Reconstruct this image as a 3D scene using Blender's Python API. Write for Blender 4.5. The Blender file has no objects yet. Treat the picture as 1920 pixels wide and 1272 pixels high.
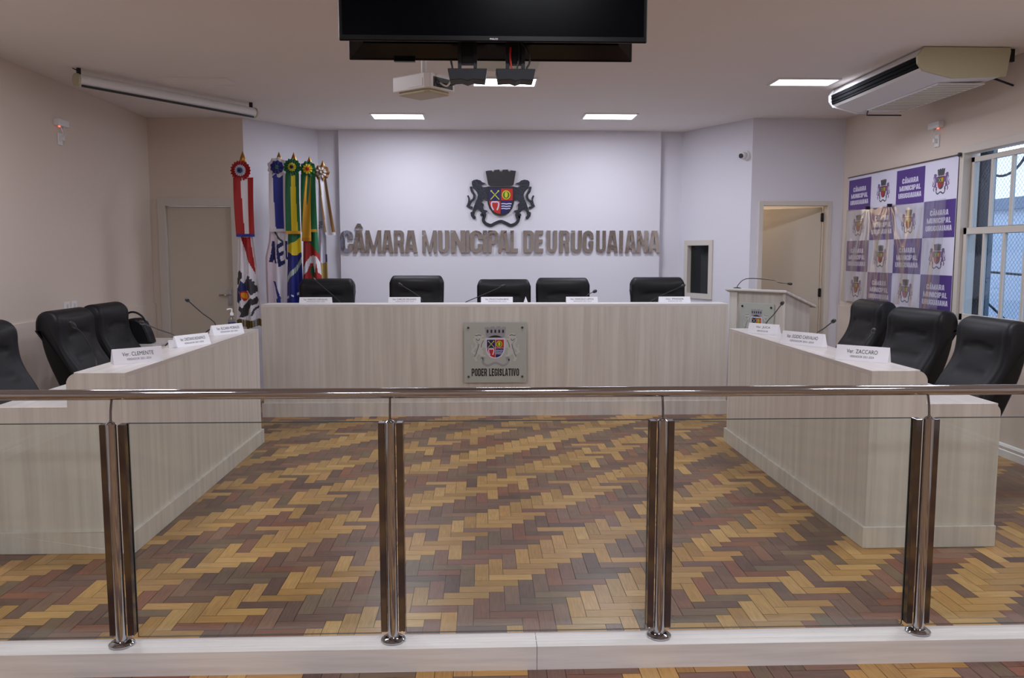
import bpy, bmesh, math, random
from mathutils import Vector, Matrix
PI = math.pi
R = math.radians
random.seed(7)
scn = bpy.context.scene
C = scn.collection

# ------------------------------------------------------------------ camera, world, exposure
cam_d = bpy.data.cameras.new('camera')
cam_d.sensor_fit = 'HORIZONTAL'
cam_d.sensor_width = 22.3
cam_d.lens = 22.3 * 1550.0 / 1920.0
cam_d.clip_start = 0.05
cam = bpy.data.objects.new('camera', cam_d)
C.objects.link(cam)
cam.location = (0, 0, 1.55)
cam.rotation_euler = (R(90 - 5.82), 0, R(-2.02))
scn.camera = cam
scn.view_settings.view_transform = 'Standard'
scn.view_settings.look = 'None'
scn.view_settings.gamma = 1
scn.view_settings.use_curve_mapping = False
scn.view_settings.exposure = 0.13

w = bpy.data.worlds.new('sky')
scn.world = w
w.use_nodes = True
bg = w.node_tree.nodes['Background']
bg.inputs[0].default_value = (0.56, 0.65, 0.80, 1)
bg.inputs[1].default_value = 3.0
LAMP_W = 18.5          # watts of a ceiling panel in the front half of the room
LAMP_REAR = 30.0       # panels above the public seats
LAMP_COL = (0.85, 0.88, 1.0)

# ------------------------------------------------------------------ materials
def srgb(r, g, b):
    f = lambda c: (c / 255 / 12.92) if c / 255 <= 0.04045 else ((c / 255 + 0.055) / 1.055) ** 2.4
    return (f(r), f(g), f(b), 1)

MATS = {}
def mat(name, col, rough=0.5, metal=0.0, **kw):
    if name in MATS: return MATS[name]
    m = bpy.data.materials.new(name)
    m.use_nodes = True
    nt = m.node_tree
    b = nt.nodes['Principled BSDF']
    b.inputs['Base Color'].default_value = col
    b.inputs['Roughness'].default_value = rough
    b.inputs['Metallic'].default_value = metal
    for k, v in kw.items():
        b.inputs[k.replace('_', ' ')].default_value = v
    # a faint procedural unevenness
    tc = nt.nodes.new('ShaderNodeTexCoord')
    no = nt.nodes.new('ShaderNodeTexNoise')
    no.inputs['Scale'].default_value = 35
    mp = nt.nodes.new('ShaderNodeMapRange')
    mp.inputs['To Min'].default_value = max(0.0, rough - 0.04)
    mp.inputs['To Max'].default_value = min(1.0, rough + 0.04)
    nt.links.new(tc.outputs['Object'], no.inputs['Vector'])
    nt.links.new(no.outputs['Fac'], mp.inputs['Value'])
    nt.links.new(mp.outputs['Result'], b.inputs['Roughness'])
    MATS[name] = m
    return m

def bump(m, scale, strength, dist=0.002, vec=(1, 1, 1), detail=3):
    nt = m.node_tree
    b = nt.nodes['Principled BSDF']
    tc = nt.nodes.new('ShaderNodeTexCoord'); mp = nt.nodes.new('ShaderNodeMapping')
    no = nt.nodes.new('ShaderNodeTexNoise'); bp = nt.nodes.new('ShaderNodeBump')
    mp.inputs['Scale'].default_value = vec
    no.inputs['Scale'].default_value = scale
    no.inputs['Detail'].default_value = detail
    bp.inputs['Strength'].default_value = strength
    bp.inputs['Distance'].default_value = dist
    nt.links.new(tc.outputs['Object'], mp.inputs['Vector'])
    nt.links.new(mp.outputs['Vector'], no.inputs['Vector'])
    nt.links.new(no.outputs['Fac'], bp.inputs['Height'])
    nt.links.new(bp.outputs['Normal'], b.inputs['Normal'])
    return m

def laminate(name, c1, c2, vec=(22, 22, 0.7), rough=0.42):
    m = mat(name, c1, rough)
    nt = m.node_tree; b = nt.nodes['Principled BSDF']
    tc = nt.nodes.new('ShaderNodeTexCoord'); mp = nt.nodes.new('ShaderNodeMapping')
    mp.inputs['Scale'].default_value = vec
    n1 = nt.nodes.new('ShaderNodeTexNoise'); n1.inputs['Scale'].default_value = 1.0
    n1.inputs['Detail'].default_value = 6; n1.inputs['Roughness'].default_value = 0.62
    n1.inputs['Distortion'].default_value = 0.25
    cr = nt.nodes.new('ShaderNodeValToRGB')
    cr.color_ramp.elements[0].position = 0.36; cr.color_ramp.elements[0].color = c2
    cr.color_ramp.elements[1].position = 0.62; cr.color_ramp.elements[1].color = c1
    nt.links.new(tc.outputs['Object'], mp.inputs['Vector'])
    nt.links.new(mp.outputs['Vector'], n1.inputs['Vector'])
    nt.links.new(n1.outputs['Fac'], cr.inputs['Fac'])
    nt.links.new(cr.outputs['Color'], b.inputs['Base Color'])
    return m

def attr_mat(name, rough=0.6, **kw):
    m = mat(name, (1, 1, 1, 1), rough, **kw)
    nt = m.node_tree; b = nt.nodes['Principled BSDF']
    at = nt.nodes.new('ShaderNodeAttribute'); at.attribute_name = 'pattern'
    nt.links.new(at.outputs['Color'], b.inputs['Base Color'])
    return m

def glass_mat(name, tint=(0.96, 0.99, 0.97, 1), ior=1.5, rough=0.0, spec_mul=1.0):
    if name in MATS: return MATS[name]
    m = bpy.data.materials.new(name); m.use_nodes = True
    nt = m.node_tree; nt.nodes.clear()
    o = nt.nodes.new('ShaderNodeOutputMaterial'); mx = nt.nodes.new('ShaderNodeMixShader')
    t = nt.nodes.new('ShaderNodeBsdfTransparent'); g = nt.nodes.new('ShaderNodeBsdfGlossy')
    fr = nt.nodes.new('ShaderNodeFresnel'); fr.inputs['IOR'].default_value = ior
    mu = nt.nodes.new('ShaderNodeMath'); mu.operation = 'MULTIPLY'; mu.inputs[1].default_value = spec_mul
    no = nt.nodes.new('ShaderNodeTexNoise'); no.inputs['Scale'].default_value = 3
    mr = nt.nodes.new('ShaderNodeMapRange'); mr.inputs['To Min'].default_value = rough; mr.inputs['To Max'].default_value = rough + 0.02
    nt.links.new(no.outputs['Fac'], mr.inputs['Value']); nt.links.new(mr.outputs['Result'], g.inputs['Roughness'])
    t.inputs['Color'].default_value = tint
    ge = nt.nodes.new('ShaderNodeNewGeometry'); im = nt.nodes.new('ShaderNodeMapRange')   # same reflectance on both sides of the pane
    im.inputs['To Min'].default_value = ior; im.inputs['To Max'].default_value = 1/ior
    nt.links.new(ge.outputs['Backfacing'], im.inputs['Value']); nt.links.new(im.outputs['Result'], fr.inputs['IOR'])
    nt.links.new(fr.outputs[0], mu.inputs[0]); nt.links.new(mu.outputs[0], mx.inputs[0])
    nt.links.new(t.outputs[0], mx.inputs[1]); nt.links.new(g.outputs[0], mx.inputs[2])
    nt.links.new(mx.outputs[0], o.inputs['Surface'])
    MATS[name] = m
    return m

def emit_mat(name, col, strength):
    m = bpy.data.materials.new(name); m.use_nodes = True
    b = m.node_tree.nodes['Principled BSDF']
    b.inputs['Base Color'].default_value = (0.9, 0.9, 0.9, 1)
    b.inputs['Emission Color'].default_value = col
    b.inputs['Emission Strength'].default_value = strength
    MATS[name] = m
    return m

M_side = bump(mat('cream_wall_paint', srgb(214, 200, 188), 0.75), 160, 0.12)
M_white = bump(mat('white_wall_paint', srgb(218, 216, 225), 0.7), 160, 0.1)
M_ceil = bump(mat('ceiling_paint', srgb(228, 221, 217), 0.8), 120, 0.08)
M_casing = mat('door_casing', srgb(205, 198, 189), 0.5)
M_leaf = mat('door_leaf', srgb(200, 190, 176), 0.5)
M_base = mat('white_moulding', srgb(225, 222, 220), 0.4)
M_lam = laminate('pale_laminate', srgb(214, 209, 200), srgb(198, 191, 182), vec=(16, 16, 0.6))
M_lamh = laminate('pale_laminate_long', srgb(222, 218, 213), srgb(204, 199, 193), vec=(1.2, 26, 26))
M_lamy = laminate('pale_laminate_deep', srgb(214, 209, 204), srgb(198, 191, 186), vec=(26, 1.2, 26), rough=0.3)
M_chrome = mat('polished_steel', (0.45, 0.47, 0.51, 1), 0.07, 1.0)
M_dchrome = mat('dark_polished_steel', (0.17, 0.16, 0.16, 1), 0.1, 1.0)
M_letter = bump(mat('mirror_letter_steel', (0.50, 0.52, 0.55, 1), 0.10, 1.0), 5, .6, .01)
M_leather = bump(mat('black_leather', (0.006, 0.006, 0.0075, 1), 0.5, Specular_IOR_Level=0.28), 260, 0.25, 0.001)
M_blackp = mat('black_plastic', (0.012, 0.012, 0.013, 1), 0.4)
M_dgrey = mat('dark_grey_metal', (0.008, 0.009, 0.013, 1), 0.5, Specular_IOR_Level=0.3)
M_screen = mat('tv_screen', (0.0012, 0.0012, 0.002, 1), 0.25, Specular_IOR_Level=0.03)
M_matt = mat('matt_black', (0.006, 0.006, 0.007, 1), 0.9, Specular_IOR_Level=0.1)
M_tvback = mat('tv_back_gloss', (0.003, 0.003, 0.004, 1), 0.15, Specular_IOR_Level=0.35)
M_bezel = mat('tv_bezel', (0.002, 0.002, 0.002, 1), 0.3, Specular_IOR_Level=0.15)
M_whitep = mat('white_plastic', srgb(226, 226, 228), 0.35)
M_beigep = mat('beige_plastic', srgb(182, 176, 148), 0.4)
M_card = mat('white_card', srgb(240, 240, 246), 0.25)
M_ink = mat('black_ink', (0.012, 0.012, 0.012, 1), 0.5)
M_inkg = mat('grey_ink', (0.10, 0.10, 0.12, 1), 0.6)
M_glass = glass_mat('clear_glass')
M_gedge = mat('glass_edge', (0.05, 0.06, 0.055, 1), 0.6, Specular_IOR_Level=0.1)
M_wglass = glass_mat('window_glass', (0.80, 0.88, 0.95, 1), 1.5)
M_dglass = mat('dark_glass', (0.008, 0.011, 0.011, 1), 0.08)
M_vinyl = glass_mat('clear_plastic_sheet', (0.93, 0.94, 0.93, 1), 1.5, 0.07, 3.2)
M_brass = mat('brass_finial', srgb(178, 132, 70), 0.3, 0.9)
M_wood = mat('flag_pole_wood', srgb(120, 84, 48), 0.45)
M_diff = emit_mat('lit_panel', (0.95, 0.96, 1.0, 1), 6.0)
M_led = emit_mat('red_led', (1.0, 0.10, 0.04, 1), 1.0)
M_frost = mat('frosted_glass_plaque', srgb(176, 180, 172), 0.22)
M_navy = mat('crest_blue', srgb(22, 22, 92), 0.4)
M_red = mat('crest_red', srgb(186, 36, 30), 0.4)
M_yel = mat('crest_yellow', srgb(196, 204, 40), 0.4)
M_cwhite = mat('crest_white', srgb(206, 204, 226), 0.4)
M_cblack = mat('crest_black', (0.012, 0.011, 0.016, 1), 0.35)
M_clion = bump(mat('crest_lion_relief', (0.045, 0.05, 0.065, 1), 0.3, 0.7), 60, 0.6, 0.006)
M_cgrey = mat('print_grey', srgb(150, 150, 156), 0.5)
M_cdark = mat('print_dark_grey', srgb(70, 68, 76), 0.5)
M_cpale = mat('print_pale', srgb(188, 190, 184), 0.5)
M_purple = mat('print_purple', srgb(78, 48, 132), 0.35)
M_lil = mat('print_lilac', srgb(110, 84, 130), 0.4)
M_bann = mat('banner_vinyl', srgb(222, 220, 240), 0.3)
M_yblk = mat('black_yellow_fringe', srgb(140, 120, 30), 0.8)
M_out = bump(mat('outside_render', srgb(205, 214, 228), 0.9), 20, 0.3)
M_outd = mat('outside_shutter', srgb(92, 108, 120), 0.7)
M_wire = mat('wire_mesh_steel', srgb(120, 132, 150), 0.5, 0.3)
M_bluelab = mat('blue_label', srgb(30, 36, 110), 0.4)
M_greenlab = mat('green_label', srgb(176, 226, 90), 0.4)

# ------------------------------------------------------------------ mesh collecting
class MB:
    def __init__(s): s.v = []; s.f = []; s.m = []; s.mats = []; s.sm = []
    def mi(s, m):
        if m not in s.mats: s.mats.append(m)
        return s.mats.index(m)
    def add(s, vs, fs, m, smooth=False):
        o = len(s.v); s.v += [tuple(v) for v in vs]; k = s.mi(m)
        for f in fs:
            s.f.append([i + o for i in f]); s.m.append(k); s.sm.append(smooth)
    def box(s, x0, x1, y0, y1, z0, z1, m, mx=None):
        vs = [Vector(p) for p in ((x0,y0,z0),(x1,y0,z0),(x1,y1,z0),(x0,y1,z0),(x0,y0,z1),(x1,y0,z1),(x1,y1,z1),(x0,y1,z1))]
        if mx is not None: vs = [mx @ v for v in vs]
        s.add(vs, [(3,2,1,0),(4,5,6,7),(0,1,5,4),(1,2,6,5),(2,3,7,6),(3,0,4,7)], m)
        return s
    def prism(s, pts, fn, d0, d1, m, smooth=False):
        """pts 2D outline (counter-clockwise seen from the d1 side), fn(u, v, d) -> 3D"""
        n = len(pts)
        vs = [fn(u, v, d0) for u, v in pts] + [fn(u, v, d1) for u, v in pts]
        s.add(vs, [list(range(n))[::-1], list(range(n, 2*n))], m)
        s.add(vs, [(i, (i+1) % n, n+(i+1) % n, n+i) for i in range(n)], m, smooth)
        return s
    def tube(s, pts, r, m, seg=12, cap=True):
        pts = [Vector(p) for p in pts]; n = len(pts)
        rs = r if isinstance(r, (list, tuple)) else [r]*n
        vs = []; up = None
        for i, p in enumerate(pts):
            t = (pts[min(i+1, n-1)] - pts[max(i-1, 0)]).normalized()
            if up is None:
                up = Vector((0,0,1)) if abs(t.z) < 0.9 else Vector((1,0,0))
            a = t.cross(up).normalized(); b = a.cross(t).normalized(); up = b
            for k in range(seg):
                q = 2*PI*k/seg
                vs.append(p + (a*math.cos(q) + b*math.sin(q))*rs[i])
        fs = [(i*seg+k, i*seg+(k+1) % seg, (i+1)*seg+(k+1) % seg, (i+1)*seg+k) for i in range(n-1) for k in range(seg)]
        s.add(vs, fs, m, True)
        if cap:
            s.add(vs[:seg], [list(range(seg))], m); s.add(vs[-seg:], [list(range(seg))[::-1]], m)
        return s
    def lathe(s, prof, m, c=(0,0,0), seg=24, mx=None, sx=1, sy=1):
        vs = []
        for r, z in prof:
            for k in range(seg):
                q = 2*PI*k/seg
                v = Vector((r*math.cos(q)*sx, r*math.sin(q)*sy, z))
                if mx is not None: v = mx @ v
                vs.append(v + Vector(c))
        n = len(prof)
        fs = [(i*seg+k, i*seg+(k+1) % seg, (i+1)*seg+(k+1) % seg, (i+1)*seg+k) for i in range(n-1) for k in range(seg)]
        s.add(vs, fs, m, True)
        return s
    def mesh(s, mesh, mx, m):
        s.add([mx @ v.co for v in mesh.vertices], [list(p.vertices) for p in mesh.polygons], m)
        return s
    def build(s, name, parent=None, label=None, bevel=0, sharp=35, recalc=True):
        me = bpy.data.meshes.new(name)
        me.from_pydata(s.v, [], s.f)
        for mm in s.mats: me.materials.append(mm)
        me.polygons.foreach_set('material_index', s.m)
        me.polygons.foreach_set('use_smooth', s.sm)
        me.update()
        if recalc:
            bm = bmesh.new(); bm.from_mesh(me)
            bmesh.ops.remove_doubles(bm, verts=bm.verts, dist=1e-6)
            bmesh.ops.recalc_face_normals(bm, faces=bm.faces)
            bm.to_mesh(me); bm.free()
        if any(s.sm): me.set_sharp_from_angle(angle=R(sharp))
        o = bpy.data.objects.new(name, me)
        C.objects.link(o)
        if parent is not None: o.parent = parent
        if label: o['label'] = label
        if bevel:
            bv = o.modifiers.new('edge', 'BEVEL'); bv.width = bevel; bv.segments = 2
            bv.limit_method = 'ANGLE'; bv.angle_limit = R(50)
        return o

def tag(o, label=None, cat=None, group=None, kind=None):
    if label: o['label'] = label
    if cat: o['category'] = cat
    if group: o['group'] = group
    if kind: o['kind'] = kind
    return o

def thing(name, label, cat, loc=(0,0,0), rz=0, group=None):
    o = bpy.data.objects.new(name, None); C.objects.link(o)
    o.location = loc; o.rotation_euler = (0, 0, R(rz)); o.empty_display_size = 0.1
    return tag(o, label, cat, group)

def struct(name, mb, **kw):
    o = mb.build(name, **kw); o['kind'] = 'structure'
    return o

def copy_thing(root, loc, rz, label, group):
    r = root.copy(); C.objects.link(r); r.location = loc; r.rotation_euler = (0, 0, R(rz))
    r['label'] = label; r['group'] = group
    for ch in list(root.children):
        c = ch.copy(); C.objects.link(c); c.parent = r
        for g in list(ch.children):
            d = g.copy(); C.objects.link(d); d.parent = c
    return r

# text -> flat mesh in the XZ plane facing -Y, fitted to a box
_tc = {}
def text_mesh(body, bold=0.0, extrude=0.0):
    key = (body, bold, extrude)
    if key in _tc: return _tc[key]
    cu = bpy.data.curves.new('lettering', 'FONT')
    cu.body = body; cu.offset = bold; cu.extrude = extrude; cu.resolution_u = 6
    ob = bpy.data.objects.new('lettering', cu); C.objects.link(ob)
    dg = bpy.context.evaluated_depsgraph_get(); dg.update()
    me = bpy.data.meshes.new_from_object(ob.evaluated_get(dg))
    bpy.data.objects.remove(ob); bpy.data.curves.remove(cu)
    xs = [v.co.x for v in me.vertices]; ys = [v.co.y for v in me.vertices]
    _tc[key] = (me, min(xs), max(xs), min(ys), max(ys))
    return _tc[key]

def put_text(mb, body, u0, u1, v0, v1, m, fn=None, d=0.0, bold=0.0, extrude=0.0):
    """writes body in the rectangle u0..u1, v0..v1; fn(u, v, d) -> 3D"""
    fn = fn or (lambda u, v, d: (u, -d, v))
    me, a, b, c, e = text_mesh(body, bold, extrude)
    sx = (u1-u0)/(b-a); sy = (v1-v0)/(e-c)
    vs = [fn(u0+(v.co.x-a)*sx, v0+(v.co.y-c)*sy, d+v.co.z) for v in me.vertices]
    mb.add(vs, [list(p.vertices) for p in me.polygons], m)

def stroke(pts, wd):
    """outline of a polyline thickened to the widths wd"""
    n = len(pts); ws = wd if isinstance(wd, (list, tuple)) else [wd]*n
    L = []; Rr = []
    for i in range(n):
        a = pts[max(i-1, 0)]; b = pts[min(i+1, n-1)]
        dx, dy = b[0]-a[0], b[1]-a[1]; l = math.hypot(dx, dy) or 1
        nx, ny = -dy/l*ws[i]/2, dx/l*ws[i]/2
        L.append((pts[i][0]+nx, pts[i][1]+ny)); Rr.append((pts[i][0]-nx, pts[i][1]-ny))
    return L + Rr[::-1]

def smooth_line(pts, k=4):
    out = []
    n = len(pts)
    for i in range(n-1):
        p0 = pts[max(i-1,0)]; p1 = pts[i]; p2 = pts[i+1]; p3 = pts[min(i+2,n-1)]
        for j in range(k):
            t = j/k
            out.append(tuple(0.5*((2*b)+(-a+c)*t+(2*a-5*b+4*c-d)*t*t+(-a+3*b-3*c+d)*t**3) for a,b,c,d in zip(p0,p1,p2,p3)))
    out.append(tuple(pts[-1]))
    return out

# heavy condensed capitals drawn as polygons in a unit box
def _arc(cx, cy, rx, ry, a0, a1, n=6):
    return [(cx+rx*math.cos(R(a0+(a1-a0)*i/n)), cy+ry*math.sin(R(a0+(a1-a0)*i/n))) for i in range(n+1)]
def _shape(ch):
    s = .36; b = .19
    Cl = _arc(.5,.76,.5,.24,0,180)+_arc(.5,.24,.5,.24,180,360)
    inner = lambda: _arc(.5,.24+.03,.5-s,.09,360,180)+_arc(.5,.76-.03,.5-s,.09,180,0)
    half = lambda x0_, y0_, y1_, st: [(x0_,y0_)]+_arc(.6,y0_+.2,.4,.2,-90,0)+_arc(.6,y1_-.2,.4,.2,0,90)+[(x0_,y1_),(x0_,y1_-st)]+_arc(.55,y1_-st-.06,1-s-.55,.06,90,0)+_arc(.55,y0_+st+.06,1-s-.55,.06,0,-90)+[(x0_,y0_+st)]
    if ch == 'I': return [[(0,0),(1,0),(1,1),(0,1)]]
    if ch == 'L': return [[(0,0),(1,0),(1,b),(.44,b),(.44,1),(0,1)]]
    if ch == 'T': return [[(.30,0),(.70,0),(.70,1-b),(1,1-b),(1,1),(0,1),(0,1-b),(.30,1-b)]]
    if ch == 'V': return [[(.3,0),(.7,0),(1,1),(.64,1),(.5,.3),(.36,1),(0,1)]]
    if ch == 'E': return [[(0,0),(1,0),(1,b),(.44,b),(.44,.42),(.92,.42),(.92,.60),(.44,.60),(.44,1-b),(1,1-b),(1,1),(0,1)]]
    if ch == 'U': return [[(0,1)]+_arc(.5,.22,.5,.22,180,360)+[(1,1),(1-s,1)]+_arc(.5,.24,.5-s,.09,360,180)+[(s,1)]]
    if ch in 'CG':
        o = [(1,.60),(1,.76)]+_arc(.5,.76,.5,.24,0,180)+_arc(.5,.24,.5,.24,180,360)
        if ch == 'C': return [o+[(1,.40),(1-s,.40)]+_arc(.5,.25,.5-s,.08,360,180)+_arc(.5,.75,.5-s,.08,180,0)+[(1-s,.60)]]
        return [o+[(1,.52),(.55,.52),(.55,.38),(1-s,.38)]+_arc(.5,.25,.5-s,.08,360,180)+_arc(.5,.75,.5-s,.08,180,0)+[(1-s,.64),(1,.64)]]
    if ch == 'O': return [[(.5,1)]+_arc(.5,.76,.5,.24,90,180)+_arc(.5,.24,.5,.24,180,270)+[(.5,.16)]+_arc(.5,.25,.5-s,.09,270,180)+_arc(.5,.75,.5-s,.09,180,90),
                          [(.5,0)]+_arc(.5,.24,.5,.24,270,360)+_arc(.5,.76,.5,.24,0,90)+[(.5,.84)]+_arc(.5,.75,.5-s,.09,90,0)+_arc(.5,.25,.5-s,.09,360,270)]
    if ch == 'D': return [[(0,0),(s,0),(s,1),(0,1)], half(s,0,1,.17)]
    if ch == 'P': return [[(0,0),(s,0),(s,1),(0,1)], half(s,.38,1,.15)]
    if ch == 'R': return [[(0,0),(s,0),(s,1),(0,1)], half(s,.40,1,.15), [(.50,.40),(1-s,0),(1,0),(.92,.44),(.70,.40)]]
    if ch == 'S': return [stroke([(.86,.66),(.84,.80),(.5,.89),(.18,.78),(.22,.62),(.5,.52),(.78,.40),(.82,.24),(.5,.11),(.17,.2),(.14,.34)], [.28,.26,.2,.28,.28,.24,.28,.28,.2,.26,.28])]
    if ch == 'N': return [[(0,0),(.33,0),(.33,1),(0,1)], [(.67,0),(1,0),(1,1),(.67,1)], [(.33,1),(.33,.55),(.67,0),(.67,.45)]]
    if ch == 'M': return [[(0,0),(.23,0),(.23,1),(0,1)], [(.77,0),(1,0),(1,1),(.77,1)], [(.23,1),(.23,.55),(.42,0),(.5,0),(.5,.28)], [(.77,1),(.5,.28),(.5,0),(.58,0),(.77,.55)]]
    if ch in 'AÂ':
        P_ = [[(0,0),(.33,0),(.5,.80),(.5,1),(.26,1)], [(1,0),(.74,1),(.5,1),(.5,.80),(.67,0)], [(.37,.18),(.63,.18),(.59,.36),(.41,.36)]]
        if ch == 'Â': P_.append([(.14,1.08),(.36,1.08),(.5,1.18),(.64,1.08),(.86,1.08),(.62,1.30),(.38,1.30)])
        return P_
    return []
def glyph(mb, ch, u0, u1, v0, v1, m, fn, d0, d1):
    for P_ in _shape(ch):
        q = []
        for x, y in P_:
            pt_ = (u0+(u1-u0)*x, v0+(v1-v0)*y)
            if not q or math.hypot(pt_[0]-q[-1][0], pt_[1]-q[-1][1]) > 1e-5*(1+abs(u1-u0)): q.append(pt_)
        if math.hypot(q[0][0]-q[-1][0], q[0][1]-q[-1][1]) < 1e-6: q.pop()
        if sum(q[i][0]*q[(i+1) % len(q)][1]-q[(i+1) % len(q)][0]*q[i][1] for i in range(len(q))) < 0: q = q[::-1]
        mb.prism(q, fn, d0, d1, m)
def block_text(mb, body, u0, u1, v0, v1, m, fn, d0, d1):
    wid = {'I': .42, 'M': 1.35, ' ': .5, 'E': .85, 'L': .8}
    tot = sum(wid.get(c, 1) for c in body)+.14*(len(body)-1); k = (u1-u0)/tot; x = u0
    for c in body:
        w_ = wid.get(c, 1)*k
        glyph(mb, c, x, x+w_, v0, v1, m, fn, d0, d1); x += w_+.14*k

# ------------------------------------------------------------------ coat of arms (two lions, crown, quartered shield, ribbon)
CROWN = [(718,180),(735,172),(805,165),(815,185),(833,190),(842,160),(918,152),(932,184),(960,185),(968,155),(1045,152),(1055,180),(1078,188),(1085,162),(1165,172),(1130,375),(1095,386),(785,386),(755,372)]
SHIELD = [(742,400),(1140,400),(1137,640),(1112,720),(1062,785),(1000,816),(940,826),(880,816),(820,785),(770,720),(745,640)]
Q2 = [(945,430),(1116,430),(1116,602),(945,602)]
Q1 = [(766,430),(936,430),(936,602),(766,602)]
Q3 = [(768,610),(936,610),(936,802),(885,792),(838,765),(795,710),(772,650)]
Q4 = [(1880-x, y) for x, y in Q3]
LION = [(512,330),(540,305),(590,297),(640,310),(665,335),(712,350),(700,368),(668,372),(655,400),(690,408),(742,402),(746,605),(715,600),(692,590),(660,632),(690,660),(682,700),(688,738),(735,748),(742,768),(715,785),(650,778),(615,740),(585,735),(560,770),(548,820),(572,850),(562,878),(530,872),(498,830),(490,780),(520,762),(540,700),(560,640),(590,580),(600,520),(585,480),(560,450),(530,420),(515,380)]
TAIL = smooth_line([(498,400),(515,470),(548,520),(540,580),(500,620),(478,660),(470,695),(520,712)])
TAIL2 = smooth_line([(452,530),(470,580),(462,640),(440,695)])
RIB = smooth_line([(640,826),(672,806),(704,806),(692,850),(680,890),(712,938),(790,968),(850,942),(940,910),(1030,942),(1090,968),(1168,938),(1200,890),(1188,850),(1176,806),(1208,806),(1240,826)])
def mir(p): return [(1880-x, y) for x, y in p]

def crest_layers(st):
    """list of (part name, outline, material, depth0, depth1); st is a dict of materials"""
    k = st['relief']
    L = [('crown', CROWN, st['crown'], 0, 2*k)]
    if st.get('windows'):
        for cx in (780, 860, 940, 1020, 1100):
            L.append(('crown', [(cx-18,225),(cx+18,225),(cx+18,290),(cx-18,290)], st['windows'], 2*k, 2*k+.4))
        L.append(('crown', [(790+300*i/12, 386-46*math.sin(PI*i/12)) for i in range(13)], st['windows'], 2*k, 2*k+.4))
    L.append(('shield', SHIELD, st['border'], 0, 2.2*k))
    e = 2.2*k
    for q, c in ((Q1,'navy'),(Q2,'red'),(Q3,'red'),(Q4,'navy')):
        L.append(('shield', q, st[c], e, e+.5))
    for a, b in (((790,590),(915,455)),((918,590),(790,455))):
        L.append(('shield', stroke([a, b], 12), st['yel'], e+.5, e+.9))
        L.append(('shield', stroke([(b[0]-(b[0]-a[0])*.12, b[1]-(b[1]-a[1])*.12), b], [34, 8]), st['yel'], e+.5, e+1.1))
    ring = [(1020+62*math.cos(t*PI/10), 522+66*math.sin(t*PI/10)) for t in range(20)]
    L.append(('shield', ring, st['yel'], e+.5, e+.9))
    L.append(('shield', [(1020+48*math.cos(t*PI/10), 524+52*math.sin(t*PI/10)) for t in range(20)], st['green'], e+.9, e+1.1))
    L.append(('shield', [(1020+25*math.cos(t*PI/8), 520+44*math.sin(t*PI/8)) for t in range(16)], st['yel'], e+1.1, e+1.4))
    L.append(('shield', stroke(smooth_line([(832,745),(806,690),(806,632),(852,626),(905,632),(905,690),(884,745)]), 20), st['white'], e+.5, e+.9))
    for yy in (652, 688, 722):
        L.append(('shield', stroke([(948,yy),(985,yy-3),(1022,yy+4),(1060,yy-3),(1100-(yy-652)*.3,yy)], 15), st['white'], e+.5, e+.9))
    for mfn in (lambda p: p, mir):
        L.append(('lion', mfn(LION), st['lion'], 0, 1.5*k))
        L.append(('lion', mfn(stroke(TAIL, 34)), st['lion'], 0, 1.4*k))
        L.append(('lion', mfn(stroke(TAIL2, 22)), st['lion'], 0, 1.3*k))
        if st.get('lionline'):
            c = st['lionline']
            L.append(('lion', mfn(stroke(smooth_line([(520,335),(560,345),(600,330),(650,345)]), 14)), c, 1.5*k, 1.5*k+.4))
            L.append(('lion', mfn(stroke(smooth_line([(540,410),(590,450),(620,410)]), 12)), c, 1.5*k, 1.5*k+.4))
            L.append(('lion', mfn(stroke(smooth_line([(600,520),(585,600),(560,660),(545,720),(505,790)]), 12)), c, 1.5*k, 1.5*k+.4))
            L.append(('lion', mfn(stroke(smooth_line([(700,440),(660,520),(650,590)]), 12)), c, 1.5*k, 1.5*k+.4))
    L.append(('ribbon', stroke(RIB, [18,30]+[46]*(len(RIB)-4)+[30,18]), st['ribbon'], 0, 1.2*k))
    return L

def crest_mesh(mb, st, cx, cz, width, fn=None, dep=0.001, only=None):
    """draws the crest centred at (cx, cz) with the given width in metres"""
    s = width/1010.0
    fn = fn or (lambda u, v, d: (u, -d, v))
    cnt = {}
    for nm, pts, m, d0, d1 in crest_layers(st):
        cnt[nm] = cnt.get(nm, 0)+1
        if only and nm != only[0]: continue
        if only and only[0] == 'lion':
            side = 0 if sum(p[0] for p in pts)/len(pts) < 940 else 1
            if side != only[1]: continue
        q = [(cx+(x-940)*s, cz-(y-570)*s) for x, y in pts]
        ar = sum(q[i][0]*q[(i+1) % len(q)][1]-q[(i+1) % len(q)][0]*q[i][1] for i in range(len(q)))
        if ar < 0: q = q[::-1]
        mb.prism(q, fn, d0*dep, d1*dep, m)

M_green = mat('crest_green', srgb(60, 92, 34), 0.4)
ST_WALL = dict(relief=5, crown=M_cblack, border=M_cblack, navy=M_navy, red=M_red, yel=M_yel, green=M_green, white=M_cwhite, lion=M_clion, ribbon=M_clion)
ST_PRINT = dict(relief=.4, crown=M_cgrey, windows=M_cblack, border=M_cwhite, navy=M_navy, red=M_red, yel=M_yel, green=M_green, white=M_cwhite, lion=M_cpale, lionline=M_cdark, ribbon=M_cgrey)
ST_BANN = dict(relief=.2, crown=M_cdark, border=M_cdark, navy=M_cdark, red=M_red, yel=M_yel, green=M_green, white=M_red, lion=M_lil, ribbon=M_cdark)

# ================================================================== THE ROOM
XL, XR, YB, YF, ZC = -3.68, 4.03, -3.6, 9.4, 3.05

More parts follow.
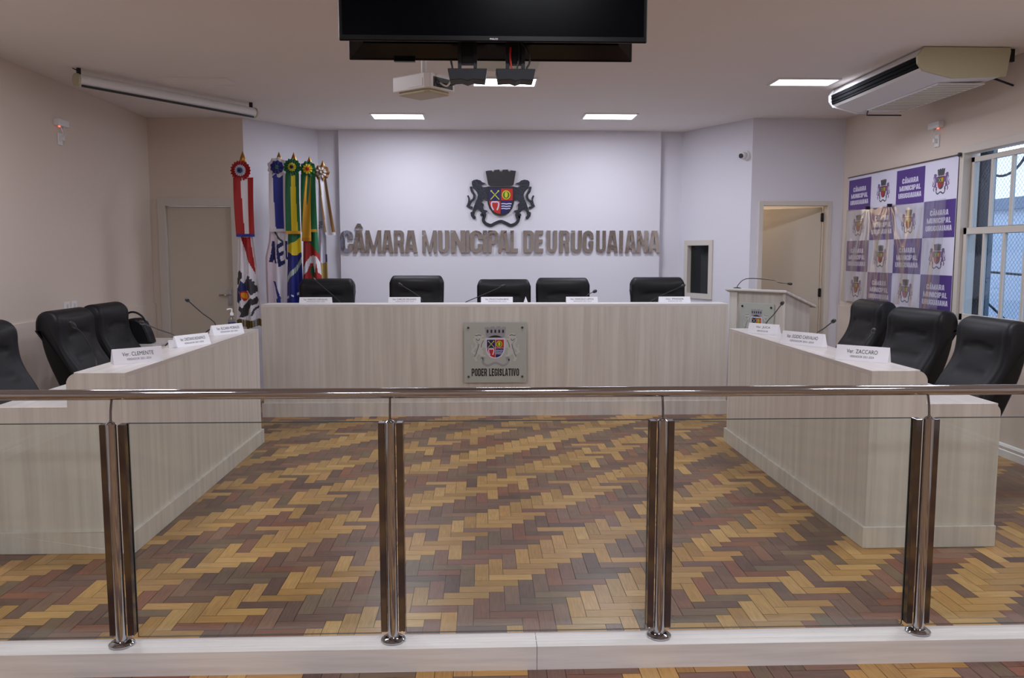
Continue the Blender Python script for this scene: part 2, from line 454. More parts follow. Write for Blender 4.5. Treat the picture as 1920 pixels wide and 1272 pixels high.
# floor: herringbone parquet, one quad per stave
W = 0.0695
x0, y0 = -3.798, 0.412
LIGHTC = [(178,138,82),(170,130,76),(184,145,90),(166,124,70),(174,133,84)]
DARKC = [(118,88,76),(108,82,72),(122,84,70),(128,82,64),(112,92,74),(98,72,64),(124,94,78)]
fv = []; ff = []; fc = []
def lattice(cx, cy): return x0+cx*W, y0+cy*W
rng = random.Random(3)
def stave_color(band, soft):
    if band:
        c = rng.choice(LIGHTC)
    else:
        c = rng.choice(DARKC)
    j = rng.uniform(0.93, 1.07)
    return tuple(min(255, k*j) for k in c)
def add_stave(xa, xb, ya, yb, col, ori):
    g = 0.0010
    xa, xb, ya, yb = xa+g, xb-g, ya+g, yb-g
    if xb < XL or xa > XR+.2 or yb < YB or ya > 10.6: return
    o = len(fv); fv.extend([(xa,ya,0),(xb,ya,0),(xb,yb,0),(xa,yb,0)]); ff.append((o,o+1,o+2,o+3))
    c = srgb(*col); fc.append((c[0], c[1], c[2], ori))
for cy in range(-62, 150):
    for cx in range(-2, 118):
        k = (cx-cy) % 6
        if k == 0:       # lying stave, three cells to the right
            band = ((cx-cy-3) % 12) < 6
            if rng.random() < (0.06 if not band else 0.12): band = not band
            xa, ya = lattice(cx, cy)
            add_stave(xa, xa+3*W, ya, ya+W, stave_color(band, 0), 0.0)
        elif k == 5:     # standing stave, three cells up (k = 5, 4, 3)
            band = ((cx-cy-3) % 12) < 6
            if rng.random() < (0.06 if not band else 0.16): band = not band
            xa, ya = lattice(cx, cy)
            add_stave(xa, xa+W, ya, ya+3*W, stave_color(band, 0), 1.0)
o = len(fv); fv += [(XL,YB,-.003),(XR+.3,YB,-.003),(XR+.3,10.5,-.003),(XL,10.5,-.003),(XL,YB,-.06),(XR+.3,YB,-.06),(XR+.3,10.5,-.06),(XL,10.5,-.06)]
for f in ((0,1,2,3),(7,6,5,4),(0,4,5,1),(1,5,6,2),(2,6,7,3),(3,7,4,0)):
    ff.append(tuple(i+o for i in f)); fc.append((0.012,0.008,0.006,0))
me = bpy.data.meshes.new('floor'); me.from_pydata(fv, [], ff)
ca = me.color_attributes.new('pattern', 'FLOAT_COLOR', 'CORNER')
cols = []
for f, c in zip(ff, fc): cols += list(c)*len(f)
ca.data.foreach_set('color', cols)
m = bpy.data.materials.new('parquet'); m.use_nodes = True; nt = m.node_tree; b = nt.nodes['Principled BSDF']
at = nt.nodes.new('ShaderNodeAttribute'); at.attribute_name = 'pattern'
tc = nt.nodes.new('ShaderNodeTexCoord')
def grain(vec):
    mp = nt.nodes.new('ShaderNodeMapping'); mp.inputs['Scale'].default_value = vec
    n = nt.nodes.new('ShaderNodeTexNoise'); n.inputs['Scale'].default_value = 1; n.inputs['Detail'].default_value = 5
    nt.links.new(tc.outputs['Object'], mp.inputs['Vector']); nt.links.new(mp.outputs['Vector'], n.inputs['Vector'])
    return n
gh, gv = grain((9, 130, 1)), grain((130, 9, 1))
mx = nt.nodes.new('ShaderNodeMix'); mx.data_type = 'FLOAT'
nt.links.new(at.outputs['Alpha'], mx.inputs[0]); nt.links.new(gh.outputs['Fac'], mx.inputs[2]); nt.links.new(gv.outputs['Fac'], mx.inputs[3])
mr = nt.nodes.new('ShaderNodeMapRange'); mr.inputs['From Min'].default_value = .3; mr.inputs['From Max'].default_value = .7
mr.inputs['To Min'].default_value = .80; mr.inputs['To Max'].default_value = 1.14
nt.links.new(mx.outputs[0], mr.inputs['Value'])
vm = nt.nodes.new('ShaderNodeVectorMath'); vm.operation = 'SCALE'
nt.links.new(at.outputs['Color'], vm.inputs[0]); nt.links.new(mr.outputs['Result'], vm.inputs['Scale'])
nt.links.new(vm.outputs[0], b.inputs['Base Color'])
b.inputs['Specular IOR Level'].default_value = 0.32
ns = nt.nodes.new('ShaderNodeTexNoise'); ns.inputs['Scale'].default_value = 2.2; ns.inputs['Detail'].default_value = 4
rr = nt.nodes.new('ShaderNodeMapRange'); rr.inputs['To Min'].default_value = .20; rr.inputs['To Max'].default_value = .42
nt.links.new(tc.outputs['Object'], ns.inputs['Vector']); nt.links.new(ns.outputs['Fac'], rr.inputs['Value']); nt.links.new(rr.outputs['Result'], b.inputs['Roughness'])
me.materials.append(m); me.update()
fl = bpy.data.objects.new('floor', me); C.objects.link(fl); fl['kind'] = 'structure'

# walls
T = 0.15
struct('wall_left', MB().box(XL-T, XL, YB, YF, 0, ZC, M_side))
ww = MB()                                   # right wall with the window opening
WY0, WY1, WZ0, WZ1 = 5.78, 6.87, 1.00, 2.39
WO = .05
ww.box(XR, XR+T, YB, WY0-WO, 0, ZC, M_side); ww.box(XR, XR+T, WY1+WO, 9.22, 0, ZC, M_side)
ww.box(XR, XR+T, WY0-WO, WY1+WO, 0, WZ0-WO, M_side); ww.box(XR, XR+T, WY0-WO, WY1+WO, WZ1+WO, ZC, M_side)
struct('wall_right', ww)
struct('wall_rear', MB().box(XL-T, XR+T, YB-T, YB, 0, ZC, M_side))
D1 = (-3.53, -2.78, 2.10)                   # left door opening
wb = MB().box(XL-T, D1[0], YF, YF+T, 0, ZC, M_side).box(D1[1], -2.64, YF, YF+T, 0, ZC, M_side).box(D1[0], D1[1], YF, YF+T, D1[2], ZC, M_side)
struct('wall_back_left', wb)
def slab(p, q, th, z0, z1, m, mb=None, out=1):
    """upright slab from p to q, its room face on the line, thickness th away from the room"""
    mb = mb or MB(); dx, dy = q[0]-p[0], q[1]-p[1]; l = math.hypot(dx, dy)
    nx, ny = -dy/l*th*out, dx/l*th*out
    pts = [p, q, (q[0]+nx, q[1]+ny), (p[0]+nx, p[1]+ny)]
    vs = [(x, y, z0) for x, y in pts]+[(x, y, z1) for x, y in pts]
    mb.add(vs, [(3,2,1,0),(4,5,6,7),(0,1,5,4),(1,2,6,5),(2,3,7,6),(3,0,4,7)], m)
    return mb
PA, PB, PC, PD = (-2.64, 9.4), (-2.0, 10.3), (2.46, 10.3), (2.99, 9.22)
struct('wall_angled_left', slab(PA, PB, .1, 0, ZC, M_white))
struct('wall_back', MB().box(-2.0, 2.46, 10.3, 10.45, 0, ZC, M_white))
# right angled wall with the small window opening
ang = Vector((PD[0]-PC[0], PD[1]-PC[1])); alen = ang.length; ang.normalize()
def onang(s, off=0.0):
    n = Vector((-ang.y, ang.x))             # points away from the room
    q = Vector(PC)+ang*s+n*off
    return (q.x, q.y)
S0, S1, HZ0, HZ1 = 0.155, 0.56, 1.07, 1.675
wr = MB()
slab(PC, onang(S0), .12, 0, ZC, M_white, wr); slab(onang(S1), PD, .12, 0, ZC, M_white, wr)
slab(onang(S0), onang(S1), .12, 0, HZ0, M_white, wr); slab(onang(S0), onang(S1), .12, HZ1, ZC, M_white, wr)
struct('wall_angled_right', wr)
D2 = (3.125, 3.86, 2.10)
wb = MB().box(2.99, D2[0], 9.22, 9.34, 0, ZC, M_white).box(D2[1], XR+T, 9.22, 9.34, 0, ZC, M_white).box(D2[0], D2[1], 9.22, 9.34, D2[2], ZC, M_white)
struct('wall_back_right', wb)
struct('trim_1', MB().box(-1.73, 2.18, 10.2, 10.3, 0, ZC, M_white))     # the raised panel behind the bench
struct('ceiling', MB().box(XL-T, XR+T, YB-T, 10.5, ZC, ZC+.12, M_ceil))
struct('trim_2', MB().box(XL, XL+.018, YB, YF, 0, 1.01, M_side), bevel=.004)   # low wall lining, left
struct('trim_3', MB().box(XR-.018, XR, YB, 9.22, 0, .985, M_side), bevel=.004)
bl = [(0,0),(.022,0),(.022,.055),(.016,.062),(.020,.085),(.012,.10),(0,.105)]
struct('baseboard_right', MB().prism([(XR-.018-u, v) for u, v in bl], lambda u, v, d: (u, d, v), YB, 9.22, M_base))
struct('baseboard_left', MB().prism([(XL+.018+u, v) for u, v in bl], lambda u, v, d: (u, d, v), YB, 9.4, M_base))
struct('trim_4', MB().box(-2.05, 2.30, 8.30, 10.2, 0, .15, M_lamh))    # raised floor under the head table
# the low plinth under the railing
PY0, PY1 = 2.955, 3.075
pl = MB().box(XL+.018, .197, PY0, PY1, 0, .09, M_lamh).box(.199, XR-.018, PY0, PY1, 0, .09, M_lamh)
for yy in (3.00, 3.045):
    pl.box(XL+.02, XR-.02, yy, yy+.004, .09, .0915, M_base)
struct('trim_5', pl)

# room behind the ajar door
rb = MB().box(3.04, 4.9, 11.3, 11.4, 0, 2.7, M_side).box(4.75, 4.9, 9.34, 11.3, 0, 2.7, M_side).box(3.04, 3.08, 9.345, 11.3, 0, 2.7, M_side)
struct('wall_far', rb)
struct('trim_6', MB().box(3.081, 4.749, 9.345, 11.299, 2.6, 2.7, M_ceil).box(3.08, 4.75, 9.36, 11.3, -.1, -.001, M_wood))
ld = bpy.data.lights.new('lamp', 'AREA'); ld.shape = 'RECTANGLE'; ld.size = .5; ld.size_y = .5; ld.energy = 16; ld.color = (1.0, .86, .62)
sl = thing('ceiling_lamp', 'warm square ceiling lamp inside the room beyond the ajar door', 'ceiling light', (3.55, 10.2, 2.559))
MB().box(-.26, .26, -.26, .26, 0.0, .04, M_whitep).build('frame', sl, bevel=.004)
lo = bpy.data.objects.new('bulb', ld); C.objects.link(lo); lo.parent = sl; lo.location = (0, 0, -.01)

# ---- doors
def casing(mb, x0_, x1_, top, y, wd, th, m):
    mb.box(x0_-wd, x0_, y-th, y+.10, 0, top+wd, m).box(x1_, x1_+wd, y-th, y+.10, 0, top+wd, m).box(x0_, x1_, y-th, y+.10, top, top+wd, m)
d1 = thing('door_1', None, None, (-3.155, YF, 0)); d1['kind'] = 'structure'
mb = MB(); casing(mb, -.36, .36, 2.09, -0.0, .085, .02, M_casing); mb.build('door_frame', d1, bevel=.003)
MB().box(-.358, .358, .035, .07, .006, 2.087, M_leaf).build('door_leaf', d1)
h = MB().box(.285, .325, .025, .036, .98, 1.16, M_chrome)
h.tube([(.305,.03,1.10),(.305,-.012,1.10),(.29,-.02,1.10),(.20,-.02,1.10)], .009, M_chrome)
h.build('door_handle', d1, 'chrome lever handle')
d2 = thing('door_2', None, None, (0, 0, 0)); d2['kind'] = 'structure'
mb = MB(); casing(mb, D2[0]+.005, D2[1]-.005, 2.095, 9.22, .05, .018, M_casing); mb.build('door_frame', d2, bevel=.003)
leaf = MB()
mxd = Matrix.Translation((3.85, 9.335, 0)) @ Matrix.Rotation(R(180-40), 4, 'Z')
leaf.box(.004, .73, -.0175, .0175, .008, 2.085, M_leaf, mxd); lf = leaf.build('door_leaf', d2, bevel=.002)
for zz in (1.12, 1.97):
    hb = MB(); hb.tube([(3.842,9.315,zz-.05),(3.842,9.315,zz+.05)], .009, M_dgrey); hb.box(3.828, 3.85, 9.30, 9.33, zz-.045, zz+.045, M_dgrey); hb.build('hinge', d2)
# small things seen through the gap
sh = thing('wall_shelf', 'dark framed shelf unit seen through the narrow gap of the ajar door', 'shelf', (3.38, 11.13, 1.10))
MB().box(-.35, .35, -.12, .16, 0, .03, M_whitep).build('board', sh)
MB().box(-.35, .35, 0, .16, .03, .62, M_blackp).build('cabinet', sh)

# ---- small dark window in the angled wall
w2 = thing('window_2', None, None, (0,0,0)); w2['kind'] = 'structure'
f = MB(); t_ = .05
for a, b_, z0_, z1_ in ((S0-t_, S1+t_, HZ1, HZ1+t_), (S0-t_, S1+t_, HZ0-t_, HZ0), (S0-t_, S0, HZ0, HZ1), (S1, S1+t_, HZ0, HZ1)):
    slab(onang(a, -.02), onang(b_, -.02), .019, z0_, z1_, M_casing, f)
for a, b_, z0_, z1_ in ((S0, S0+.012, HZ0, HZ1), (S1-.012, S1, HZ0, HZ1), (S0, S1, HZ0, HZ0+.012), (S0, S1, HZ1-.012, HZ1)):
    slab(onang(a, -.02), onang(b_, -.02), .10, z0_, z1_, M_casing, f)
f.build('window_frame', w2)
pn = slab(onang(S0+.012,.04), onang(S1-.012,.04), .008, HZ0+.012, HZ1-.012, M_dglass).build('pane', w2)

# ---- sash window on the right wall
w1 = thing('window_1', None, None, (XR, 0, 0)); w1['kind'] = 'structure'
cs = MB()
cs.box(-.02, .10, WY0-.06, WY0, WZ0-.05, WZ1+.06, M_casing).box(-.02, .10, WY1, WY1+.06, WZ0-.05, WZ1+.06, M_casing)
cs.box(-.02, .10, WY0, WY1, WZ1, WZ1+.06, M_casing).box(-.03, .10, WY0, WY1, WZ0-.05, WZ0, M_casing)
cs.build('window_frame', w1, bevel=.003)
def sash(nm, xx, z0_, z1_, topb, botb):
    s_ = MB(); a, b_ = WY0+.005, WY1-.005; th = .03
    s_.box(xx, xx+th, a, a+.045, z0_, z1_, M_casing).box(xx, xx+th, b_-.045, b_, z0_, z1_, M_casing)
    s_.box(xx, xx+th, a, b_, z1_-topb, z1_, M_casing).box(xx, xx+th, a, b_, z0_, z0_+botb, M_casing)
    n = 4; span = (b_-a-.045)/n
    for i in range(1, n):
        yy = a+.0225+span*i
        s_.box(xx+.002, xx+th-.002, yy-.014, yy+.014, z0_+botb, z1_-topb, M_casing)
    fr = s_.build('sash', w1, bevel=.002)
    MB().box(xx+.013, xx+.017, a+.045, b_-.045, z0_+botb, z1_-topb, M_wglass).build('pane', fr)
sash('upper', .045, 1.72, 2.355, .04, .05)
sash('lower', .008, WZ0+.002, 1.775, .055, .055)
# outside: security mesh, gate ring, wall and shutter
wm = MB(); XM = .22; st = .045; za, zb, ya, yb = .9, 2.5, 5.2, 7.9
def clip_line(y, z, dy, dz, L): return
k = -40
while k < 90:
    for sgn in (1, -1):
        c0 = ya + k*st
        pts = []
        z1_ = zb; y_a = c0; y_b = c0+sgn*(zb-za)
        p = [(y_a, za), (y_b, zb)]
        # clip to ya..yb
        q = []
        for t in range(2):
            y_, z_ = p[t]
            if y_ < ya: r_ = (ya-p[0][0])/(p[1][0]-p[0][0]); y_, z_ = ya, za+(zb-za)*r_
            if y_ > yb: r_ = (yb-p[0][0])/(p[1][0]-p[0][0]); y_, z_ = yb, za+(zb-za)*r_
            q.append((y_, z_))
        if (p[0][0] < ya and p[1][0] < ya) or (p[0][0] > yb and p[1][0] > yb): continue
        wm.tube([(XR+XM+.003*sgn, *q[0]), (XR+XM+.003*sgn, *q[1])], .0014, M_wire, 4, False)
    k += 1
tag(wm.build('security_mesh', recalc=False), 'diamond wire security mesh outside the sash window on the right', 'wire mesh')
gr = thing('window_grille', 'dark iron grille with ring and crossbar outside the sash window', 'grille', (XR+.34, 6.9, 0))
ring = [(0, .36*math.cos(a*PI/20), 2.57+.36*math.sin(a*PI/20)) for a in range(41)]
MB().tube(ring, .011, M_dgrey, 8).build('ring', gr)
MB().tube([(0,-1.6,1.35),(0,.7,1.42)], .010, M_dgrey, 8).build('crossbar', gr)
for yy in (-1.6, .7): MB().box(-.015, .015, yy-.015, yy+.015, 0, 2.93, M_dgrey).build('upright', gr)
MB().tube([(0,-1.0,.6),(0,.35,1.25)], .010, M_dgrey, 8).build('brace', gr)
nb = thing('neighbouring_wall', 'pale rendered outdoor wall with a grey coping seen through the window', 'outdoor wall', (XR+2.4, 8.0, 0))
MB().box(0, .2, -6, 8, 0, 2.1, M_out).build('wall', nb); MB().box(-.06, .26, -6, 8, 2.1, 2.24, M_wire).build('coping', nb)
tag(MB().box(XR+.235, XR+.275, 6.88, 8.3, .3, 2.9, M_outd).build('window_shutter', bevel=.004), 'grey blue open shutter standing outside beside the sash window', 'shutter')
tag(MB().box(XR+T+.02, XR+2.9, 2, 14, -.2, -.01, M_out).build('yard_paving'), None, None, None, 'structure')
bpy.data.objects['yard_paving'].name = 'floor_yard'

# ================================================================== FURNITURE
def side_desk(name, sgn, label, xf, yn, yf):
    """sgn +1: body extends to +X from the front face xf"""
    t = thing(name, label, 'desk', (xf, yn, 0))
    L = yf-yn; X = lambda a: a*sgn
    def bx(mb, a, b, *r): 
        mb.box(min(X(a),X(b)), max(X(a),X(b)), *r)
    mb = MB(); bx(mb, 0, .025, .0, L, 0, .925, M_lam); mb.build('front_panel', t)
    prof = [(0.0255,0),(.70,0),(.70,.72)]+[(.70-.05*(1-math.cos(a*PI/12)), .72+.05*math.sin(a*PI/12)) for a in range(1,7)]+[(.30,.77),(.30,.88)]
    prof += [(.30-.06*(1-math.cos(a*PI/12)), .887+.06*math.sin(a*PI/12)) for a in range(1,7)]+[(.0,.947),(.0,.9255),(.0255,.9255)]
    for (a, b), nm in (((.0,.025),'end_panel'), ((L-.025, L),'end_panel')):
        m_ = MB(); m_.prism([(X(u), v) for u, v in prof], lambda u, v, d: (u, d, v), a, b, M_lam); m_.build(nm, t)
    mb = MB(); bx(mb, 0, .27, .0255, L-.0255, .9255, .947, M_lamy); mb.build('ledge', t)
    mb = MB(); bx(mb, .245, .27, .026, L-.026, .77, .925, M_lamy); mb.build('ledge_riser', t)
    mb = MB(); bx(mb, .026, .70, .026, L-.026, .742, .767, M_lamy); mb.build('desk_top', t)
    mb = MB()
    bx(mb, -.018, -.0005, -.018, L+.018, 0, .115, M_lam); bx(mb, -.0005, .70, -.018, -.0005, 0, .115, M_lam); bx(mb, -.0005, .70, L+.0005, L+.018, 0, .115, M_lam)
    mb.build('plinth_strip', t, bevel=.003)
    return t
side_desk('council_desk', -1, 'pale laminate desk on the left with three name plates along its ledge', -1.835, 4.265, 6.80)
side_desk('council_desk', +1, 'pale laminate desk on the right, in front of the purple banner', 2.025, 4.20, 6.71)
hd = thing('council_desk', 'wide pale laminate head desk carrying the glass crest plaque', 'desk', (.12, 7.90, 0))
MB().box(-2.22, 2.25, 0, .025, 0, 1.055, M_lam).build('front_panel', hd)
MB().box(-2.22, 2.25, -.0, .30, 1.0555, 1.08, M_lamh).build('ledge', hd)
MB().box(-2.22, -2.195, .026, .70, 0, .95, M_lam).build('end_panel', hd)
MB().box(2.225, 2.25, .026, .70, 0, .95, M_lam).build('end_panel', hd)
MB().box(-2.194, 2.224, .026, .39, .885, .91, M_lamh).build('desk_top', hd)
MB().box(-2.194, 2.224, .275, .299, .911, 1.055, M_lam).build('ledge_riser', hd)
MB().box(-2.235, 2.265, -.016, -.0005, 0, .135, M_lam).build('plinth_strip', hd)

# ---- chairs
def chair_profile():
    F = [(-.20,.46),(-.165,.60),(-.10,.73),(-.035,.83),(.0,.91),(.012,.99),(.012,1.05),(.02,1.095),(.045,1.13),(.08,1.148),(.12,1.15),(.155,1.135),(.175,1.105),(.183,1.06),(.184,1.01),(.176,.992),(.16,1.0)]
    B = [(.148,.97),(.14,.90),(.115,.80),(.07,.68),(.02,.56),(-.03,.46)]
    return smooth_line(F, 4), smooth_line(B, 3)
def make_chair(label, group):
    t = thing('office_chair', label, 'chair', (0,0,0), 0, group)
    F, B = chair_profile(); prof = F+B; nF = len(F)
    mb = MB(); NX = 30; hw = .285
    xs = []
    for i in range(NX+1):
        u = -1+2*i/NX; xs.append(math.copysign(abs(u)**.8, u))
    vs = []
    cy = sum(p[0] for p in prof)/len(prof)
    for u in xs:
        e = max(0, (abs(u)-.86)/.14)                      # rounded side edges
        ins = .022*(1-math.sqrt(max(0, 1-min(1,e)**2)))
        for j, (y, z) in enumerate(prof):
            wz = hw*(1-.05*max(0,(0.95-z))/.5) - .018*max(0, (z-1.08)/.07)
            yy, zz = y, z
            # inward shift along an approximate normal
            a = prof[j-1]; b_ = prof[(j+1) % len(prof)]
            tx, tz = b_[0]-a[0], b_[1]-a[1]; l = math.hypot(tx, tz) or 1
            nx, nz = tz/l, -tx/l                           # points inward for this winding
            dsp = ins
            if j < nF and z < 1.10 and y < .03:
                s1 = math.exp(-((z-(.965+.02*(1-(u/.6)**2 if abs(u) < .6 else 0)-.0))/.009)**2)*(1 if abs(u) < .58 else 0)
                s2 = math.exp(-((z-(.815-.02*(1-(u/.6)**2 if abs(u) < .6 else 0)))/.009)**2)*(1 if abs(u) < .58 else 0)
                s3 = math.exp(-((abs(u)-.80)/.03)**2)*.6
                bul = -.012*max(0, 1-(u/.62)**2)*max(0, 1-((z-.89)/.075)**2) - .012*max(0, 1-(u/.75)**2)*max(0, 1-((z-1.04)/.075)**2)
                dsp += .010*s1+.010*s2+.006*s3+bul
            vs.append((u*wz, yy+nx*dsp, zz+nz*dsp))
    n = len(prof)
    fs = []
    for i in range(NX):
        for j in range(n):
            fs.append((i*n+j, i*n+(j+1) % n, (i+1)*n+(j+1) % n, (i+1)*n+j))
    fs.append(list(range(n))); fs.append([NX*n+j for j in range(n)][::-1])
    mb.add(vs, fs, M_leather, True)
    mb.build('backrest', t, sharp=60)
    s = MB(); sp = []
    for z, k in ((.40,.9),(.42,.98),(.46,1.0),(.50,.98),(.515,.88)):
        sp.append((z, k))
    ring = []
    N = 40
    for z, k in sp:
        for q in range(N):
            a = 2*PI*q/N; c, s_ = math.cos(a), math.sin(a)
            x = math.copysign(abs(c)**.45, c)*.27*k; y = math.copysign(abs(s_)**.45, s_)*.225*k-.275
            ring.append((x, y, z))
    fs = [(i*N+q, i*N+(q+1) % N, (i+1)*N+(q+1) % N, (i+1)*N+q) for i in range(len(sp)-1) for q in range(N)]
    fs.append(list(range(N))[::-1]); fs.append([(len(sp)-1)*N+q for q in range(N)])
    s.add(ring, fs, M_leather, True); s.build('seat', t)
    MB().tube([(0,-.02,.43),(0,.10,.47),(0,.115,.60),(0,.13,.72)], .025, M_dgrey).tube([(0,-.3,.38),(0,-.02,.43)], .025, M_dgrey).build('back_bracket', t)
    MB().tube([(0,-.30,.10),(0,-.30,.25)], .03, M_blackp).tube([(0,-.30,.25),(0,-.30,.41)], .018, M_chrome).build('gas_column', t)
    for k in range(5):
        a = 2*PI*k/5+.3; dx, dy = math.cos(a), math.sin(a)
        l = MB().tube([(0,-.30,.10),(dx*.15,-.30+dy*.15,.095),(dx*.28,-.30+dy*.28,.075)], [.03,.022,.015], M_blackp).build('leg', t)
        c = MB(); mm = Matrix.Translation((dx*.28,-.30+dy*.28,.028)) @ Matrix.Rotation(a, 4, 'Z') @ Matrix.Rotation(R(90), 4, 'X')
        c.lathe([(0,-.02),(.024,-.02),(.028,-.012),(.028,.012),(.024,.02),(0,.02)], M_blackp, mx=mm); c.build('caster', l)
    return t
# local front is -Y; facing +X needs +90, facing -X needs -90
G1 = 'black leather chairs behind the left desk'; G2 = 'black leather chairs behind the right desk'; G3 = 'black leather chairs behind the head desk'
c0 = make_chair('black leather chair cut by the left edge of the photo, behind the left desk', G1)
def place(ch, fx, fy, rz, z=0):
    """fx, fy: middle of the upper front face of the backrest"""
    a = R(rz); ox, oy = 0.0, .012
    ch.location = (fx-(-math.sin(a)*oy), fy-math.cos(a)*oy, z); ch.rotation_euler = (0, 0, a)
place(c0, -2.93, 4.98, 84)
for fx, fy, rz, z, lab, g in (
    (-3.00, 6.22, 90, 0, 'black leather chair on the left, above the clemente name plate, middle of its row', G1),
    (-3.055, 6.98, 91, 0, 'black leather chair on the left, partly hidden, with the black bag just beyond', G1),
    (3.37, 7.20, -90, 0, 'black leather chair below the left end of the purple banner', G2),
    (3.19, 6.03, -78, 0, 'black leather chair below the right end of the purple banner, by the zaccaro name plate', G2),
    (3.14, 5.10, -91, 0, 'black leather chair under the sash window, nearest on the right', G2),
    (-1.645, 8.75, 0, .15, 'black leather chair at the head desk in front of the flags', G3),
    (-.70, 8.75, 0, .18, 'black leather chair, second from the flags at the head desk', G3),
    (.225, 8.75, 1, .14, 'black leather chair at the head desk directly above the glass crest plaque', G3),
    (.85, 8.75, -2, .155, 'black leather chair at the head desk, right of the one above the plaque', G3),
    (1.87, 8.75, -1, .16, 'black leather chair at the head desk beside the small dark window', G3)):
    place(copy_thing(c0, (0,0,0), 0, lab, g), fx, fy, rz, z)

# ---- name plates (folded acrylic tents)
def name_plate(label, group, cx, cy, cz, rz, line1, line2, wd=.30, ht=.075, sub=True):
    t = thing('name_plate', label, 'name plate', (cx, cy, cz), rz, group)
    b_ = MB(); hh = ht; dp = .030
    b_.prism([(-dp,0),(dp,0),(.003,hh),(-.003,hh)], lambda u, v, d: (d, u, v), -wd/2, wd/2, M_card); b_.build('card', t)
    # text lies on the leaning front face
    def fn(u, v, d):
        k = v/hh; y = -dp+(dp-.003)*k
        return (u, y-.0008-d, v)
    tx = MB()
    n1 = min(wd*.74, wd*.040*len(line1)+.03)
    put_text(tx, line1, -n1/2, n1/2, hh*.50, hh*.76, M_ink, fn)
    if line2: put_text(tx, line2, -n1*.38, n1*.40, hh*.22, hh*.36, M_inkg, fn)
    tx.build('printed_name', t)
    return t
GN1, GN2, GN3 = 'name plates on the left desk', 'name plates on the right desk', 'name plates on the head desk'
name_plate('white name plate reading ver. clemente on the left desk', GN1, -1.945, 4.69, .9475, 42, 'Ver. CLEMENTE', 'VEREADOR 2021-2024', .27, .083)
name_plate('white name plate in the middle of the left desk, beside the paper cup', GN1, -1.945, 5.56, .9475, 62, 'Ver. CRISTIANO BONAPACE', 'VEREADOR 2021-2024', .285, .075)
name_plate('white name plate at the far end of the left desk, beside the sanitizer bottle', GN1, -1.955, 6.36, .9475, 58, 'Ver. ELCIARA MORALES', 'VEREADORA 2021-2024', .29, .075)
name_plate('white name plate at the far end of the right desk, in front of the lectern', GN2, 2.15, 6.23, .9475, -52, 'Ver. JUCA', 'VEREADOR 2021-2024', .26, .078)
name_plate('white name plate in the middle of the right desk', GN2, 2.15, 5.45, .9475, -58, 'Ver. EGIDIO CARVALHO', 'VEREADOR 2021-2024', .33, .085)
name_plate('white name plate reading ver. zaccaro at the near end of the right desk', GN2, 2.165, 4.61, .9475, -42, 'Ver. ZACCARO', 'VEREADOR 2021-2024', .29, .085)
for cx, nm, lab in ((-1.62,'Ver. MARCIO CARVALHO','white name plate at the flag end of the head desk'),
    (-.762,'Ver. CARLOS DELGADO','white name plate on the head desk, second from the flags'),
    (.137,'Ver. PAULO KLEINUBING','white name plate on the head desk straight above the glass plaque'),
    (.97,'Ver. MARCELO LEMOS','white name plate on the head desk beside the small black microphone tip'),
    (1.885,'Ver. PRESSER','white name plate at the window end of the head desk')):
    name_plate(lab, GN3, cx, 8.08, 1.0805, 0, nm, 'VEREADOR 2021-2024', .31, .060)
pc = MB().prism([(-.022,0),(.022,0),(.0,.062)], lambda u, v, d: (u, d, v), -.02, .02, M_card)
o = pc.build('folded_card'); o.location = (.42, 8.10, 1.0805); tag(o, 'small pointed white folded card on the head desk', 'card')

# ---- gooseneck microphones
def mic(label, group, base, path, headr=.014, headl=.042, nm='gooseneck_microphone'):
    t = thing(nm, label, 'microphone', base, 0, group)
    B_ = Vector(base)
    p = [Vector(q)-B_ for q in path]
    MB().lathe([(0,.0),(.045,0),(.045,.012),(.03,.022),(0,.024)], M_blackp, c=(0,0,.0005)).build('base', t)
    line = smooth_line([tuple(q) for q in p], 8)
    MB().tube(line, .0042, M_blackp, 8).build('stem', t)
    d = (p[-1]-p[-2]).normalized(); rot = d.to_track_quat('Z', 'Y').to_matrix().to_4x4()
    hd_ = MB().lathe([(0.004,-.01),(headr*.6,-.006),(headr*.95,.006),(headr,.018),(headr*.92,headl*.75),(headr*.5,headl*.96),(0,headl)], M_blackp, c=tuple(p[-1]), mx=rot)
    hd_.build('capsule', t)
    return t
GM1, GM2, GM3 = 'microphones on the left desk', 'microphones on the right desk', 'microphones on the head desk'
mic('gooseneck microphone on the left desk leaning up over the far name plate', GM1, (-2.27, 6.62, .7675), [(-2.27,6.62,.785),(-2.20,6.60,.93),(-2.10,6.55,1.005),(-2.10,6.24,1.12),(-2.10,5.97,1.223)])
mic('gooseneck microphone on the left desk low beside the black bag', GM1, (-2.30, 5.86, .7675), [(-2.30,5.86,.785),(-2.22,5.84,.92),(-2.10,5.71,.991),(-2.10,5.4,1.07),(-2.10,5.17,1.13)])
mic('gooseneck microphone in front of the middle left chair, its head on the leather', GM1, (-2.36, 4.98, .7675), [(-2.36,4.98,.785),(-2.30,4.95,.88),(-2.26,4.86,.97),(-2.30,4.82,1.09),(-2.33,4.79,1.14)])
mic('gooseneck microphone on the right desk before the lectern plaque', GM2, (2.48, 6.60, .7675), [(2.48,6.60,.785),(2.36,6.62,.93),(2.3,6.613,.994),(2.3,6.45,1.08),(2.3,6.29,1.17)])
mic('gooseneck microphone on the right desk rising over the middle name plate', GM2, (2.48, 5.70, .7675), [(2.48,5.70,.785),(2.36,5.68,.93),(2.3,5.61,1.0),(2.3,5.48,1.055),(2.3,5.35,1.11)])
mic('gooseneck microphone behind the zaccaro plate, its head against the dark chairs', GM2, (2.52, 5.25, .7675), [(2.52,5.25,.785),(2.47,5.23,.90),(2.45,5.19,.98),(2.44,5.12,1.03),(2.42,5.03,1.075)])
HZ = .9105
